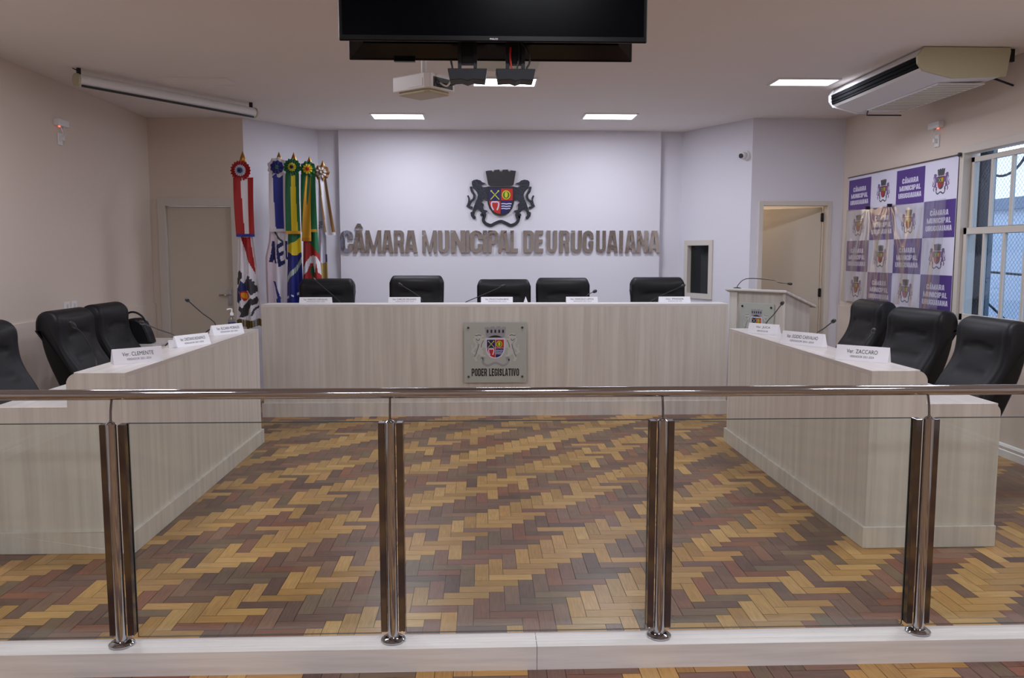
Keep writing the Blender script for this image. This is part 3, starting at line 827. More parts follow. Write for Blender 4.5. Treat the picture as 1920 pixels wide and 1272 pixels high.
mic('gooseneck microphone in front of the chair by the flags', GM3, (-1.40, 8.235, HZ), [(-1.40,8.235,.92),(-1.40,8.24,1.02),(-1.42,8.25,1.085),(-1.55,8.28,1.20),(-1.665,8.30,1.295)])
mic('gooseneck microphone in front of the second chair from the flags', GM3, (-.60, 8.235, HZ), [(-.60,8.235,.92),(-.60,8.24,1.02),(-.61,8.25,1.11),(-.70,8.28,1.18),(-.81,8.30,1.245)])
mic('gooseneck microphone crossing the chair above the glass plaque', GM3, (-.20, 8.235, HZ), [(-.20,8.235,.92),(-.20,8.24,1.02),(-.178,8.25,1.075),(.0,8.28,1.15),(.19,8.30,1.232)])
mic('small black gooseneck microphone showing against the white wall', GM3, (1.02, 8.235, HZ), [(1.02,8.235,.92),(1.02,8.24,1.08),(1.04,8.25,1.14),(1.08,8.28,1.165),(1.115,8.30,1.178)], headr=.017)
mic('gooseneck microphone in front of the chair by the small dark window', GM3, (1.66, 8.235, HZ), [(1.66,8.235,.92),(1.66,8.24,1.02),(1.68,8.25,1.08),(1.84,8.28,1.16),(2.01,8.30,1.232)])

# ---- cup, sanitizer, bag
cup = MB().lathe([(0,0),(.022,0),(.033,.085),(.031,.085),(.021,.004),(0,.004)], M_card)
o = cup.build('paper_cup'); o.location = (-2.30, 5.62, .768); tag(o, 'white paper cup behind the middle name plate on the left desk', 'cup')
o.location = (-2.02, 5.40, .9475); o.scale = (.6, .6, .6)
hs = thing('sanitizer_bottle', 'clear hand sanitizer pump bottle with blue and green label on the left desk', 'bottle', (-1.985, 6.60, .9475))
MB().lathe([(0,0),(.028,0),(.031,.006),(.031,.092),(.026,.108),(.013,.118),(.013,.13)], glass_mat('bottle_plastic', (.86,.9,.92,1), 1.45, .05, 1.5)).build('bottle', hs)
MB().lathe([(.0315,.012),(.0318,.014),(.0318,.045),(.0315,.046)], M_greenlab).lathe([(.0315,.048),(.0319,.049),(.0319,.068),(.0315,.069)], M_bluelab).build('label_band', hs)
MB().lathe([(.014,.125),(.014,.145),(.006,.148),(.006,.165),(0.0,.165)], M_whitep).tube([(0,0,.162),(0,0,.175),(-.012,-.006,.178),(-.034,-.014,.172)], .006, M_whitep, 8).build('pump', hs)
bag = thing('shoulder_bag', 'black shoulder bag with a looped handle beyond the third left chair', 'bag', (-3.05, 7.42, .768))
bp_ = [(-.14,0),(.13,0),(.10,.10),(.06,.19),(.0,.225),(-.08,.22),(-.13,.12)]
MB().prism(bp_, lambda u, v, d: (u, d, v), -.07, .07, M_leather).build('body', bag, bevel=.02)
MB().tube(smooth_line([(-.10,0,.20),(-.09,0,.265),(-.03,0,.275),(.03,0,.24),(.06,0,.19)], 5), .009, M_leather, 8).build('handle', bag)
cr_ = thing('side_table', 'low pale laminate table in the far left corner carrying the black bag', 'table', (-3.15, 7.55, 0))
MB().box(-.48, .26, -.25, .35, .742, .767, M_lamh).build('table_top', cr_)
MB().box(-.47, -.445, -.24, .34, 0, .742, M_lam).build('side_panel', cr_); MB().box(.225, .25, -.24, .34, 0, .742, M_lam).build('side_panel', cr_)
MB().box(-.445, .225, .20, .225, .2, .742, M_lam).build('back_panel', cr_)

# ---- glass plaques
def plaque(name, label, loc, rz, wd, ht, crest_w, text=True):
    t = thing(name, label, 'plaque', loc, rz)
    MB().box(-wd/2, wd/2, -.024, -.018, 0, ht, M_frost).build('glass_plate', t, bevel=.001)
    cm = MB(); fn = lambda u, v, d: (u, -.0242-d, v)
    crest_mesh(cm, ST_PRINT, 0, ht*(.60 if text else .55), crest_w, fn, .0006); cm.build('printed_crest', t)
    if text:
        tm = MB(); block_text(tm, 'PODER LEGISLATIVO', -wd*.38, wd*.38, ht*.11, ht*.235, M_ink, fn, .0002, .0008); tm.build('printed_words', t)
    for sx in (-1, 1):
        for k, zz in ((0, ht*.10), (1, ht*.91)):
            mm = Matrix.Translation((sx*wd*.43, 0, zz)) @ Matrix.Rotation(R(90), 4, 'X')
            MB().lathe([(0,.0005),(.007,.0005),(.007,.025),(.011,.025),(.011,.031),(0,.032)], M_dchrome, mx=mm, seg=16).build('standoff', t)
    return t
plaque('crest_plaque', 'frosted glass plaque with the crest and poder legislativo on the head desk', (.118, 7.90, .325), 0, .60, .585, .47)

# ---- lectern
la = 57
lt = thing('lectern', 'pale wooden lectern with sloping top and crest plaque by the ajar door', 'lectern', (2.985, 8.06, 0), -la)
# local: +X runs along the front to the right, front face at y=0, body towards +Y, near corner at x=0
def lp(mb, xa, xb, ya, yb, z0_, zfa, zfb, m):
    mb.add([(xa,ya,z0_),(xb,ya,z0_),(xb,yb,z0_),(xa,yb,z0_),(xa,ya,zfa),(xb,ya,zfa),(xb,yb,zfb),(xa,yb,zfb)], [(3,2,1,0),(4,5,6,7),(0,1,5,4),(1,2,6,5),(2,3,7,6),(3,0,4,7)], m)
zt = lambda y: 1.165-.33*y
m_ = MB(); lp(m_, -.70, -.60, 0, .40, 0, zt(0), zt(.40), M_lam); m_.build('side_panel', lt)
m_ = MB(); lp(m_, -.03, 0, 0, .40, 0, zt(0), zt(.40), M_lam); m_.build('side_panel', lt)
m_ = MB(); lp(m_, -.599, -.031, .02, .045, 0, zt(.02), zt(.045), M_lam); m_.build('front_panel', lt)
m_ = MB(); m_.add([(-.74,-.03,zt(-.03)+.001),(.03,-.03,zt(-.03)+.001),(.03,.47,zt(.47)+.001),(-.74,.47,zt(.47)+.001),(-.74,-.03,zt(-.03)+.028),(.03,-.03,zt(-.03)+.028),(.03,.47,zt(.47)+.028),(-.74,.47,zt(.47)+.028)], [(3,2,1,0),(4,5,6,7),(0,1,5,4),(1,2,6,5),(2,3,7,6),(3,0,4,7)], M_lamh); m_.build('sloping_top', lt, bevel=.006)
ca_, sa_ = math.cos(R(-la)), math.sin(R(-la))
def lw(x, y): return (2.985+x*ca_-y*sa_, 8.06+x*sa_+y*ca_)
px_, py_ = lw(-.34, .02)
plaque('crest_plaque', 'frosted glass crest plaque on the front of the lectern', (px_, py_, .62), -la, .42, .44, .33, text=False)
bx_, by_ = lw(-.62, .02); bz = zt(.02)+.029
mic('gooseneck microphone bent over the lectern top', 'microphone on the lectern', (bx_, by_, bz), [(bx_,by_,bz),(bx_+.01,by_-.01,bz+.05),(bx_+.09,by_-.05,bz+.115),(bx_+.30,by_-.2,bz+.105),(2.98,8.25,bz+.085),(3.06,8.2,bz+.075)], nm='gooseneck_microphone')

# ---- wall crest and lettering
cr = thing('wall_crest', 'dark metal crest with two lions and a quartered shield on the white wall', 'crest', (.222, 10.2, 2.235))
for nm, lab in (('crown', None), ('shield', 'shield of red and blue quarters'), ('ribbon', None)):
    m_ = MB(); crest_mesh(m_, ST_WALL, 0, 0, .83, None, .003, only=(nm,)); m_.build(nm, cr)
for sd in (0, 1):
    m_ = MB(); crest_mesh(m_, ST_WALL, 0, 0, .83, None, .003, only=('lion', sd)); m_.build('lion', cr)
lt_ = thing('wall_lettering', 'mirror steel capital letters spelling câmara municipal de uruguaiana', 'lettering', (0, 10.2, 0))
GL = [('C',60,130),('Â',130,196),('M',200,286),('A',288,352),('R',356,412),('A',414,486),('M',512,592),('U',600,660),('N',670,752),('I',757,774),('C',778,846),('I',850,872),('P',880,935),('A',933,1000),('L',1004,1046),
      ('D',1076,1135),('E',1144,1188),('U',1208,1266),('R',1280,1336),('U',1345,1405),('G',1410,1470),('U',1485,1540),('A',1545,1608),('I',1615,1636),('A',1648,1710),('N',1714,1778),('A',1782,1846)]
def pxx(c):      # position along the wall, measured from the photograph's lettering band
    return -1.725+(c/3.0+620-640)*(2.186+1.725)/(1236-640)
for ch, a, b_ in GL:
    m_ = MB(); glyph(m_, ch, pxx(a), pxx(b_), 1.575, 1.846, M_letter, lambda u, v, d: (u, -d, v), .008, .030)
    m_.build('letter', lt_)

# ---- ceiling lights
def ceiling_light(label, x0_, x1_, y0_, y1_, power, lit=True, group='recessed rectangular ceiling panels'):
    cx, cy = (x0_+x1_)/2, (y0_+y1_)/2; hx, hy = (x1_-x0_)/2, (y1_-y0_)/2
    t = thing('ceiling_light', label, 'ceiling light', (cx, cy, ZC), 0, group)
    f_ = MB(); e = .018
    for a, b, c, d in ((-hx,hx,-hy,-hy+e),(-hx,hx,hy-e,hy),(-hx,-hx+e,-hy+e,hy-e),(hx-e,hx,-hy+e,hy-e)): f_.box(a, b, c, d, -.012, -.0005, M_whitep if lit else M_ceil)
    f_.build('frame', t)
    MB().box(-hx+e, hx-e, -hy+e, hy-e, -.008, -.0005, M_diff if lit else M_ceil).build('diffuser', t)
    if lit:
        l = bpy.data.lights.new('lamp', 'AREA'); l.shape = 'RECTANGLE'; l.size = 2*hx-.05; l.size_y = 2*hy-.05; l.energy = power; l.color = LAMP_COL
        lo_ = bpy.data.objects.new('lamp', l); C.objects.link(lo_); lo_.parent = t; lo_.location = (0, 0, -.014)
    return t
ceiling_light('lit ceiling panel near the back wall, left one, above the flags side', -1.20, -.62, 9.03, 9.37, LAMP_W)
ceiling_light('lit ceiling panel near the back wall, right one', 1.09, 1.67, 8.95, 9.30, LAMP_W)
ceiling_light('lit ceiling panel directly behind the hanging screen brackets', -.09, .48, 7.20, 7.54, LAMP_W)
ceiling_light('lit ceiling panel beside the ceiling air conditioner', 2.52, 3.07, 7.14, 7.42, LAMP_W)
ceiling_light('unlit ceiling panel beside the rolled projection screen', -2.76, -2.17, 7.30, 7.60, 0, False)
for i, (x_, y_) in enumerate(((-2.4, 4.9), (2.8, 4.3), (-2.0, 1.3), (.3, 1.3), (2.6, 1.3), (-1.2, -1.6), (1.8, -1.6))):
    lit = True
    ceiling_light('lit ceiling panel above the public side of the railing' if y_ < 3 else ('lit ceiling panel over the left desk, above the frame' if x_ < 0 else 'lit ceiling panel over the right desk, above the frame'),
                  x_-.29, x_+.29, y_-.16, y_+.16, LAMP_REAR, lit, 'ceiling panels above the camera')
o = MB().box(-.035, .445, 6.50, 6.92, ZC-.012, ZC-.0005, M_beigep).build('ceiling_hatch', bevel=.002)
tag(o, 'plain beige access cover on the ceiling behind the screens', 'ceiling cover')

# ---- television pair and brackets
def tv(label, y, facing, z0_, loc_x):
    t = thing('television', label, 'television', (loc_x, y, z0_))
    s = 1 if facing else -1                     # screen towards -Y when facing
    wd, ht = 1.08, .635
    Yf = lambda d: d*s
    def bx(mb, a, b, c, d, e, f_, m): mb.box(a, b, min(Yf(c),Yf(d)), max(Yf(c),Yf(d)), e, f_, m)
    mb = MB(); bx(mb, -wd/2, wd/2, 0, .012, 0, ht, M_bezel); mb.build('frame', t, bevel=.004)
    mb = MB(); bx(mb, -wd/2+.012, wd/2-.012, -.0015, -.0001, .02, ht-.012, M_screen); mb.build('screen', t)
    mb = MB(); a = (wd/2-.006, .006, ht-.006); b = (wd/2-.06, .05, ht-.05)
    y0_, y1_ = Yf(.0125), Yf(.055)
    vs = [(-a[0],y0_,a[1]),(a[0],y0_,a[1]),(a[0],y0_,a[2]),(-a[0],y0_,a[2]),(-b[0],y1_,b[1]),(b[0],y1_,b[1]),(b[0],y1_,b[2]),(-b[0],y1_,b[2])]
    mb.add(vs, [(0,1,2,3),(7,6,5,4),(0,4,5,1),(1,5,6,2),(2,6,7,3),(3,7,4,0)], M_tvback); mb.build('back_shell', t)
    if facing:
        tm = MB(); put_text(tm, 'PHILCO', -.014, .014, .006, .012, M_whitep, lambda u, v, d: (u, -.0005-d, v), bold=.02); tm.build('maker_mark', t)
    else:
        mb = MB().box(-.37, -.29, -.02, 0.0, -.006, .02, M_bezel); mb.build('sensor_bar', t)
    return t
tv('black hanging television facing the camera, in front', 2.99, True, 2.294, .042)
tv('black television hung behind the first one, seen from its back', 3.262, False, 2.288, .036)
for cx, lab in ((-.053, 'black steel ceiling bracket under the televisions, left one'), (.122, 'black steel ceiling bracket with red and black cables, right one')):
    t = thing('ceiling_bracket', lab, 'bracket', (cx, 3.125, 0), 0, 'brackets holding the two televisions')
    MB().box(-.035, -.022, -.02, .02, 2.222, 2.62, M_dgrey).box(.022, .035, -.02, .02, 2.222, 2.62, M_dgrey).box(-.022, .022, -.004, .004, 2.26, 2.62, M_dgrey).box(-.022,.022,-.016,.016,2.245,2.262,M_dgrey).build('column', t)
    wg = MB(); wg.prism([(-.072,2.222),(-.064,2.180),(-.02,2.184),(0,2.176),(.02,2.184),(.064,2.180),(.072,2.222)][::-1] if False else [(-.064,2.181),(-.02,2.184),(0,2.177),(.02,2.184),(.064,2.181),(.072,2.222),(-.072,2.222)], lambda u, v, d: (u, d, v), -.045, .045, M_dgrey); wg.build('wing_plate', t, bevel=.002)
    MB().tube([(0,0,2.60),(0,0,3.049)], .019, M_dgrey).build('pole', t)
    MB().box(-.06, .06, -.06, .06, 3.042, 3.0495, M_dgrey).build('ceiling_flange', t)
    MB().box(-.05, .05, -.062, -.005, 2.50, 2.60, M_dgrey).box(-.05, .05, .005, .078, 2.50, 2.60, M_dgrey).build('tilt_head', t)
    if cx > 0:
        MB().tube(smooth_line([(-.018,-.03,2.30),(-.020,-.034,2.27),(-.016,-.03,2.235),(-.014,-.03,2.222)],4), .004, M_red, 6).build('cable', t, 'red cable')
        MB().tube(smooth_line([(.02,-.02,2.32),(.045,-.03,2.29),(.052,-.03,2.25),(.040,-.03,2.226)],4), .0035, M_blackp, 6).build('cable', t)
        MB().tube(smooth_line([(.01,-.02,2.32),(.012,-.03,2.27),(.006,-.03,2.226)],4), .0035, M_blackp, 6).build('cable', t)

# ---- projector
pj = thing('projector', 'white ceiling projector hanging left of the screen brackets', 'projector', (-.315, 4.62, 2.408), -40)
body = [(-.135,-.105),(.10,-.105),(.135,-.09),(.135,.10),(-.135,.105)]
MB().prism(body, lambda u, v, d: (u, v, d), .018, .098, M_whitep).prism([(x*.82,y*.82) for x,y in body], lambda u, v, d: (u, v, d), 0, .018, M_beigep).build('body', pj, bevel=.006)
mm = Matrix.Translation((-.07, .103, .05)) @ Matrix.Rotation(R(-90), 4, 'X')
MB().lathe([(0,.002),(.024,.002),(.030,.012),(.034,.014),(.034,-.004)], M_dgrey, mx=mm).build('lens', pj)
MB().box(.1352, .137, -.07, .08, .028, .078, M_blackp).box(-.02,.09,-.107,-.1052,.03,.07,M_whitep).build('port_panel', pj)
MB().tube([(0,0,.114),(0,0,.6415)], .016, M_whitep).build('pole', pj); MB().lathe([(0,.0985),(.055,.0985),(.055,.108),(.025,.114),(0,.115)], M_blackp).box(-.09,.09,-.012,.012,.099,.105,M_blackp).build('mount_plate', pj)
cb = MB()
for k in range(3):
    cb.tube(smooth_line([(.137,-.02+k*.02,.05),(.19,-.02+k*.03,.03+k*.01),(.21,.0,.09+k*.01),(.16,.03,.18+k*.02),(.13,.03,.30),(.12,.03,.6415)], 6), .005, M_blackp if k else M_whitep, 6)
cb.build('cable', pj)

# ---- rolled projection screen
A, B_ = Vector((-3.27, 6.95, 0)), Vector((-2.26, 8.50, 0)); dl = (B_-A).length
ps = thing('projection_screen', 'long white rolled up projection screen case hanging under the ceiling at left', 'projection screen', (A.x, A.y, 2.955), math.degrees(math.atan2(B_.y-A.y, B_.x-A.x)))
prf = [(.045*math.cos(a*PI/8)*(1 if a != 0 else 1), .048*math.sin(a*PI/8)) for a in range(16)]
MB().prism(prf, lambda u, v, d: (d, u, v), .02, dl-.02, M_whitep, True).build('case', ps, sharp=50)
for a in (0, dl-.02): MB().prism([(u*1.08, v*1.08) for u, v in prf], lambda u, v, d: (d, u, v), a, a+.02, M_beigep).build('end_cap', ps)
MB().box(.03, dl-.05, -.040, -.028, -.058, -.040, M_blackp).build('bottom_bar', ps)
for a in (.03, dl-.05): MB().box(a-.012, a+.012, -.012, .012, .045, .0945, M_dgrey).tube([(a,0,.07),(a-.05 if a < 1 else a+.02,.0,.085)], .004, M_dgrey, 6).build('hanger', ps)

# ---- air conditioner under the ceiling
ac = thing('air_conditioner', 'large cream ceiling air conditioner with a dark front grille', 'air conditioner', (0,0,0))
near = [(3.19,3.047),(3.145,2.985),(3.15,2.93),(3.19,2.879),(3.41,2.826),(3.81,2.842),(3.835,3.015),(3.83,3.047)]
MB().prism(near, lambda u, v, d: (u, d, v), 6.04, 6.07, M_beigep).build('side_cover', ac, bevel=.006)
MB().prism(near, lambda u, v, d: (u, d, v), 7.57, 7.60, M_whitep).build('side_cover', ac, bevel=.006)
inner = [(3.20,3.045),(3.158,2.987),(3.175,2.985),(3.182,2.90),(3.205,2.886),(3.41,2.836),(3.80,2.85),(3.82,3.015),(3.82,3.045)]
MB().prism(inner, lambda u, v, d: (u, d, v), 6.0705, 7.5695, M_whitep).build('casing', ac)
g_ = MB()
g_.add([(3.1585,6.08,2.982),(3.1585,7.56,2.982),(3.166,7.56,2.905),(3.166,6.08,2.905),(3.176,6.08,2.982),(3.176,7.56,2.982),(3.184,7.56,2.902),(3.184,6.08,2.902)], [(0,1,2,3),(4,7,6,5),(0,4,5,1),(1,5,6,2),(2,6,7,3),(3,7,4,0)], M_matt)
g_.build('outlet_grille', ac)
for k in range(2):
    zz = 2.925+k*.028
    MB().box(3.152, 3.158, 6.08, 7.56, zz, zz+.004, M_matt).build('louvre', ac)
MB().tube([(3.45,7.45,2.835),(3.52,7.62,2.822),(3.85,7.64,2.826)], .006, M_dgrey, 6).build('drain_pipe', ac)
pr = MB().box(3.42, 3.78, 6.25, 7.40, 2.826, 2.8355, M_whitep)
for k in range(16): pr.box(3.44, 3.76, 6.28+k*.07, 6.31+k*.07, 2.824, 2.826, M_beigep)
pr.build('intake_panel', ac)
MB().box(3.83, 3.90, 6.10, 6.13, 2.96, 3.049, M_dgrey).build('hanging_lug', ac)
MB().tube([(3.81,6.2,2.86),(3.92,6.25,2.845),(4.028,6.3,2.83)], .008, M_dgrey, 6).build('refrigerant_pipe', ac)

# ---- banner and its plastic cover
BY0, BY1, BZ0, BZ1 = 9.02, 6.93, 1.045, 2.385
bn = thing('banner', 'purple and white chequered banner with crests on the right wall', 'banner', (XR-.028, 0, 0))
bfn = lambda u, v, d: (-d, BY0+(BY1-BY0)*u, v)       # u 0..1 from the far end
mb = MB().box(-.0, .002, BY1, BY0, BZ0, BZ1, M_bann); mb.build('vinyl_sheet', bn)
rows = [2.352, 2.025, 1.70, 1.372, BZ0+.002]
NM = {}
for r_ in range(4):
    for c_ in range(4):
        u0_, u1_ = .004+c_*.25, .25+c_*.25; z1_, z0_ = rows[r_], rows[r_+1]
        if (r_+c_) % 2 == 0:
            a = bfn(u0_, 0, 0)[1]; b = bfn(min(u1_, .998), 0, 0)[1]
            pt = MB(); tx = MB(); pt.box(-.0012, -.0004, b, a, z0_, z1_, M_purple)
            hh = z1_-z0_; um = (u0_+u1_)/2
            for k, (wd_, ln) in enumerate(((.072,'CÂMARA'),(.094,'MUNICIPAL'),(.102,'URUGUAIANA'))):
                zz = z1_-hh*(.40+.21*k)
                block_text(tx, ln, um-wd_*.98, um+wd_*.98, zz, zz+hh*.145, M_bann, bfn, .0014, .0018)
            sq = pt.build('purple_square', bn); tx.build('printed_words', sq)
        else:
            um = (u0_+u1_)/2; s_ = .25/(BY0-BY1)
            f2 = lambda u, v, d: (-d, BY0+(BY1-BY0)*um-u, v)
            cc = MB(); crest_mesh(cc, ST_BANN, 0, (z0_+z1_)/2, .27, f2, .0008); cc.build('printed_crest', bn)
MB().tube([(-.004, BY1-.02, BZ1), (-.004, BY0+.01, BZ1)], .007, M_dchrome, 8).build('top_rod', bn)
for yy in (BY1-.02,): MB().lathe([(0,-.018),(.014,-.014),(.016,0),(.014,.014),(0,.018)], M_blackp, c=(-.006, yy, BZ1)).build('rod_knob', bn)
cv = thing('plastic_cover', 'creased clear plastic sheet clipped over the lower part of the banner', 'plastic sheet', (XR-.07, 0, 0))
NU, NV = 160, 50; vs = []
rr_ = random.Random(5)
waves = [(7.3, .4, .010), (15.0, 2.1, .0065), (31.0, 4.0, .0020)]
for j in range(NV+1):
    v = j/NV
    for i in range(NU+1):
        u = i/NU
        uu = u+.10*v*math.sin(3*u*PI+.4)*(u-.5)
        x = sum(am*(1-abs(math.sin(fq*uu*PI/2+ph+.9*v))**1.6)*(.35+.65*v) for fq, ph, am in waves)
        for cu_ in (.26, .49):                               # folds fanning from the two clips
            ang_ = math.atan2((u-cu_)*2.0, v+.05)
            x += .007*math.sin(ang_*13)*min(1, v*2.5)*math.exp(-abs(u-cu_)*3)
        sag = -.015*math.sin(PI*u*2)**2
        vs.append((.012-x-.012*v-.012*v*v, 8.98-(8.98-7.03)*u, 2.035+sag*(1-v)-v*(.985+.03*math.sin(7*u))))
fs = [(j*(NU+1)+i, j*(NU+1)+i+1, (j+1)*(NU+1)+i+1, (j+1)*(NU+1)+i) for j in range(NV) for i in range(NU)]
m_ = MB(); m_.add(vs, fs, M_vinyl, True); m_.build('sheet', cv, sharp=180)
for yy in (8.48, 8.02): MB().box(-.012, .028, yy-.012, yy+.012, 2.015, 2.045, M_dgrey).build('clip', cv)

# ---- emergency lights, camera, outlets
for x_, y_, s_, lab in ((XL, 7.47, 1, 'small white emergency light high on the left wall'), (XR, 7.32, -1, 'small white emergency light above the purple banner')):
    t = thing('emergency_light', lab, 'emergency light', (x_, y_, 2.66), 0, 'emergency lights on the side walls')
    b2 = lambda a, b, *r: (min(a*s_, b*s_), max(a*s_, b*s_))+r
    MB().box(*b2(0, .05, -.09, .09, -.0, .055, M_whitep)).build('housing', t, bevel=.004)
    MB().lathe([(0,-.01),(.010,-.004),(.010,.004),(0,.008)], M_led, c=(.03*s_, -.05*1, -.006)).build('indicator', t)
    MB().box(*b2(0, .012, -.035, .035, -.16, -.055, M_whitep)).build('outlet_plate', t, bevel=.003)
    MB().box(*b2(.012, .04, -.016, .016, -.12, -.09, M_whitep)).tube([(.03*s_,.0,-.1),(.05*s_,.03,-.06),(.03*s_,.03,.0)], .003, M_whitep, 6).tube([(.03*s_,.0,-.1),(.05*s_,-.03,-.06),(.03*s_,-.03,.0)], .003, M_whitep, 6).build('plug', t)
sc = thing('security_camera', 'small white dome security camera on the angled wall above the lectern', 'camera', (2.945, 9.30, 2.65), 0)
mm = Matrix.Rotation(R(120), 4, 'Z') @ Matrix.Rotation(R(-90), 4, 'Y')
nrm = Vector((ang.y, -ang.x, 0))
rot = nrm.to_track_quat('Z', 'Y').to_matrix().to_4x4()
sc.location = (PC[0]+ang.x*(alen-.085)+nrm.x*.0005, PC[1]+ang.y*(alen-.085)+nrm.y*.0005, 2.65)
MB().lathe([(0,0),(.055,0),(.055,.02),(.045,.03),(0,.031)], M_whitep, mx=rot).build('base', sc)
dd = (nrm+Vector((-.7,-.5,-.25))).normalized(); rot2 = dd.to_track_quat('Z', 'Y').to_matrix().to_4x4()
cc0 = nrm*.05
MB().lathe([(.0,-.04)]+[(.042*math.sin(a*PI/12), -.042*math.cos(a*PI/12)) for a in range(1, 11)], M_whitep, c=cc0, mx=rot2).build('ball', sc)
MB().lathe([(.0,.030),(.026,.030),(.026,.046),(.0,.048)], M_blackp, c=cc0, mx=rot2).build('lens', sc)
op = thing('switch_plate', 'small white switch plates on the left wall above the second chair', 'wall switch', (XL, 7.52, 1.05))
for k in range(2): MB().box(.0, .009, -.13+k*.13, -.04+k*.13, 0, .085, M_whitep).box(.009, .013, -.10+k*.13, -.07+k*.13, .02, .065, M_casing).build('plate', op, bevel=.002)

# ---- flags
M_cloth = bump(attr_mat('flag_cloth', 0.55), 90, .15)
def cloth_grid(name, parent, fpos, fcol, nu=44, nv=150):
    vs = [fpos(i/nu, j/nv) for j in range(nv+1) for i in range(nu+1)]
    fs = [(j*(nu+1)+i, (j+1)*(nu+1)+i, (j+1)*(nu+1)+i+1, j*(nu+1)+i+1) for j in range(nv) for i in range(nu)]
    m_ = MB(); m_.add(vs, fs, M_cloth, True)
    o_ = m_.build(name, parent, recalc=False, sharp=180)
    ca_ = o_.data.color_attributes.new('pattern', 'FLOAT_COLOR', 'CORNER')
    buf = []
    for j in range(nv):
        for i in range(nu):
            c = srgb(*fcol((i+.5)/nu, (j+.5)/nv)); buf += list(c)*4
    ca_.data.foreach_set('color', buf)
    return o_
def lerp(a, b, t): return a+(b-a)*t
def pw(t, tab):
    for (t0, a), (t1, b) in zip(tab, tab[1:]):
        if t <= t1: return lerp(a, b, (t-t0)/(t1-t0) if t1 > t0 else 0)
    return tab[-1][1]
def inpoly(x, y, P):
    c = False; n = len(P)
    for i in range(n):
        (x1, y1), (x2, y2) = P[i], P[(i+1) % n]
        if (y1 > y) != (y2 > y) and x < (x2-x1)*(y-y1)/(y2-y1)+x1: c = not c
    return c

def flag(label, X, Y, ztip, zros, ros, left, right, ztop, zbot, col, streamers, ph, amp=.03, nf=2.5, fringe=None):
    """left/right: tables of (v, x) edges of the hanging cloth; ros = ring colours; all x in metres from the pole"""
    zb = .15
    t = thing('flag', label, 'flag', (X, Y, 0 if X < -2.06 else zb), 0, 'five flags on poles in the left corner')
    off = 0 if X < -2.06 else zb
    MB().tube([(0,0,.04),(0,0,ztip-.14-off)], .014, M_wood).build('pole', t)
    z1 = ztip-off
    MB().lathe([(.016,z1-.15),(.022,z1-.145),(.016,z1-.135),(.024,z1-.115),(.034,z1-.10),(.024,z1-.06),(.008,z1-.02),(0,z1)], M_brass, seg=16, sy=.5).build('finial', t)
    MB().lathe([(0,.0005),(.075,.0005),(.075,.03),(.05,.045),(.03,.06),(0,.06)], M_wood).build('base', t)
    # rosette: pleated rings
    r_ = MB(); rc = Vector((.005, -.05-2*amp, zros-off))
    for k, (rad, c, nple) in enumerate(ros):
        mm_ = MATS.get('ribbon_%d_%d_%d' % c) or bump(mat('ribbon_%d_%d_%d' % c, srgb(*c), .45), 90, .1)
        N = nple*4; ring = []
        for q in range(N):
            a = 2*PI*q/N; rr2 = rad*(1+.07*math.cos(a*nple)); dy = -.016*k-.006*math.cos(a*nple)
            ring.append(rc+Vector((rr2*math.cos(a), dy, rr2*math.sin(a))))
        cen = rc+Vector((0, -.016*k-.006, 0)); bk = rc+Vector((0, -.016*k+.008, 0))
        r_.add(ring+[cen, bk], [(q, (q+1) % N, N) for q in range(N)]+[((q+1) % N, q, N+1) for q in range(N)], mm_)
    r_.build('rosette', t)
    def fpos(u, v):
        x = lerp(pw(v, left), pw(v, right), u)
        y = amp*(.3+.7*v)*math.sin(2*PI*nf*u+ph+v*.8)+ .02*math.sin(5*v+u*3)
        return (x, y-.02-amp, lerp(ztop, zbot+.012*math.sin(9*u), v)-off)
    cloth_grid('cloth', t, fpos, col)
    for (xa, xb, xa2, xb2, za, zb_, scol, fr) in streamers:
        def sp(u, v, a=(xa, xb, xa2, xb2, za, zb_)):
            x = lerp(lerp(a[0], a[2], v), lerp(a[1], a[3], v), u)
            return (x, -.045-2*amp-.008*math.sin(2*PI*u+3*v)-.01*math.sin(4*v), lerp(a[4], a[5], v)-off)
        cloth_grid('streamer', t, sp, lambda u, v, scol=scol, fr=fr: fr if v > .945 and fr else scol(u, v), 24, 60)
    if fringe:
        fm = MB()
        xl, xr = pw(1, left), pw(1, right)
        for k in range(26):
            u = k/25; p = Vector(fpos(u, 1.0))
            fm.tube([p+Vector((0,0,.01)), p+Vector((.002,0,-.03)), p+Vector((0,0,-.065))], .006, fringe[k % 2], 5)
        fm.build('fringe', t)
    return t

WHT, RED, GRN, YEL, BLU, GLD, NVY, BRZ = (232,229,238), (168,24,26), (20,104,64), (226,204,34), (38,52,150), (214,158,40), (26,30,96), (150,108,66)
# 1: the city flag: white with red corner and the crest, turned
def rotp(P, cx, cy, a, s, ox, oy):
    ca, sa = math.cos(a), math.sin(a)
    return [(ox+((x-cx)*ca-(y-cy)*sa)*s, oy+((x-cx)*sa+(y-cy)*ca)*s) for x, y in P]
ar = .20/1.52    # flag aspect used to draw on it
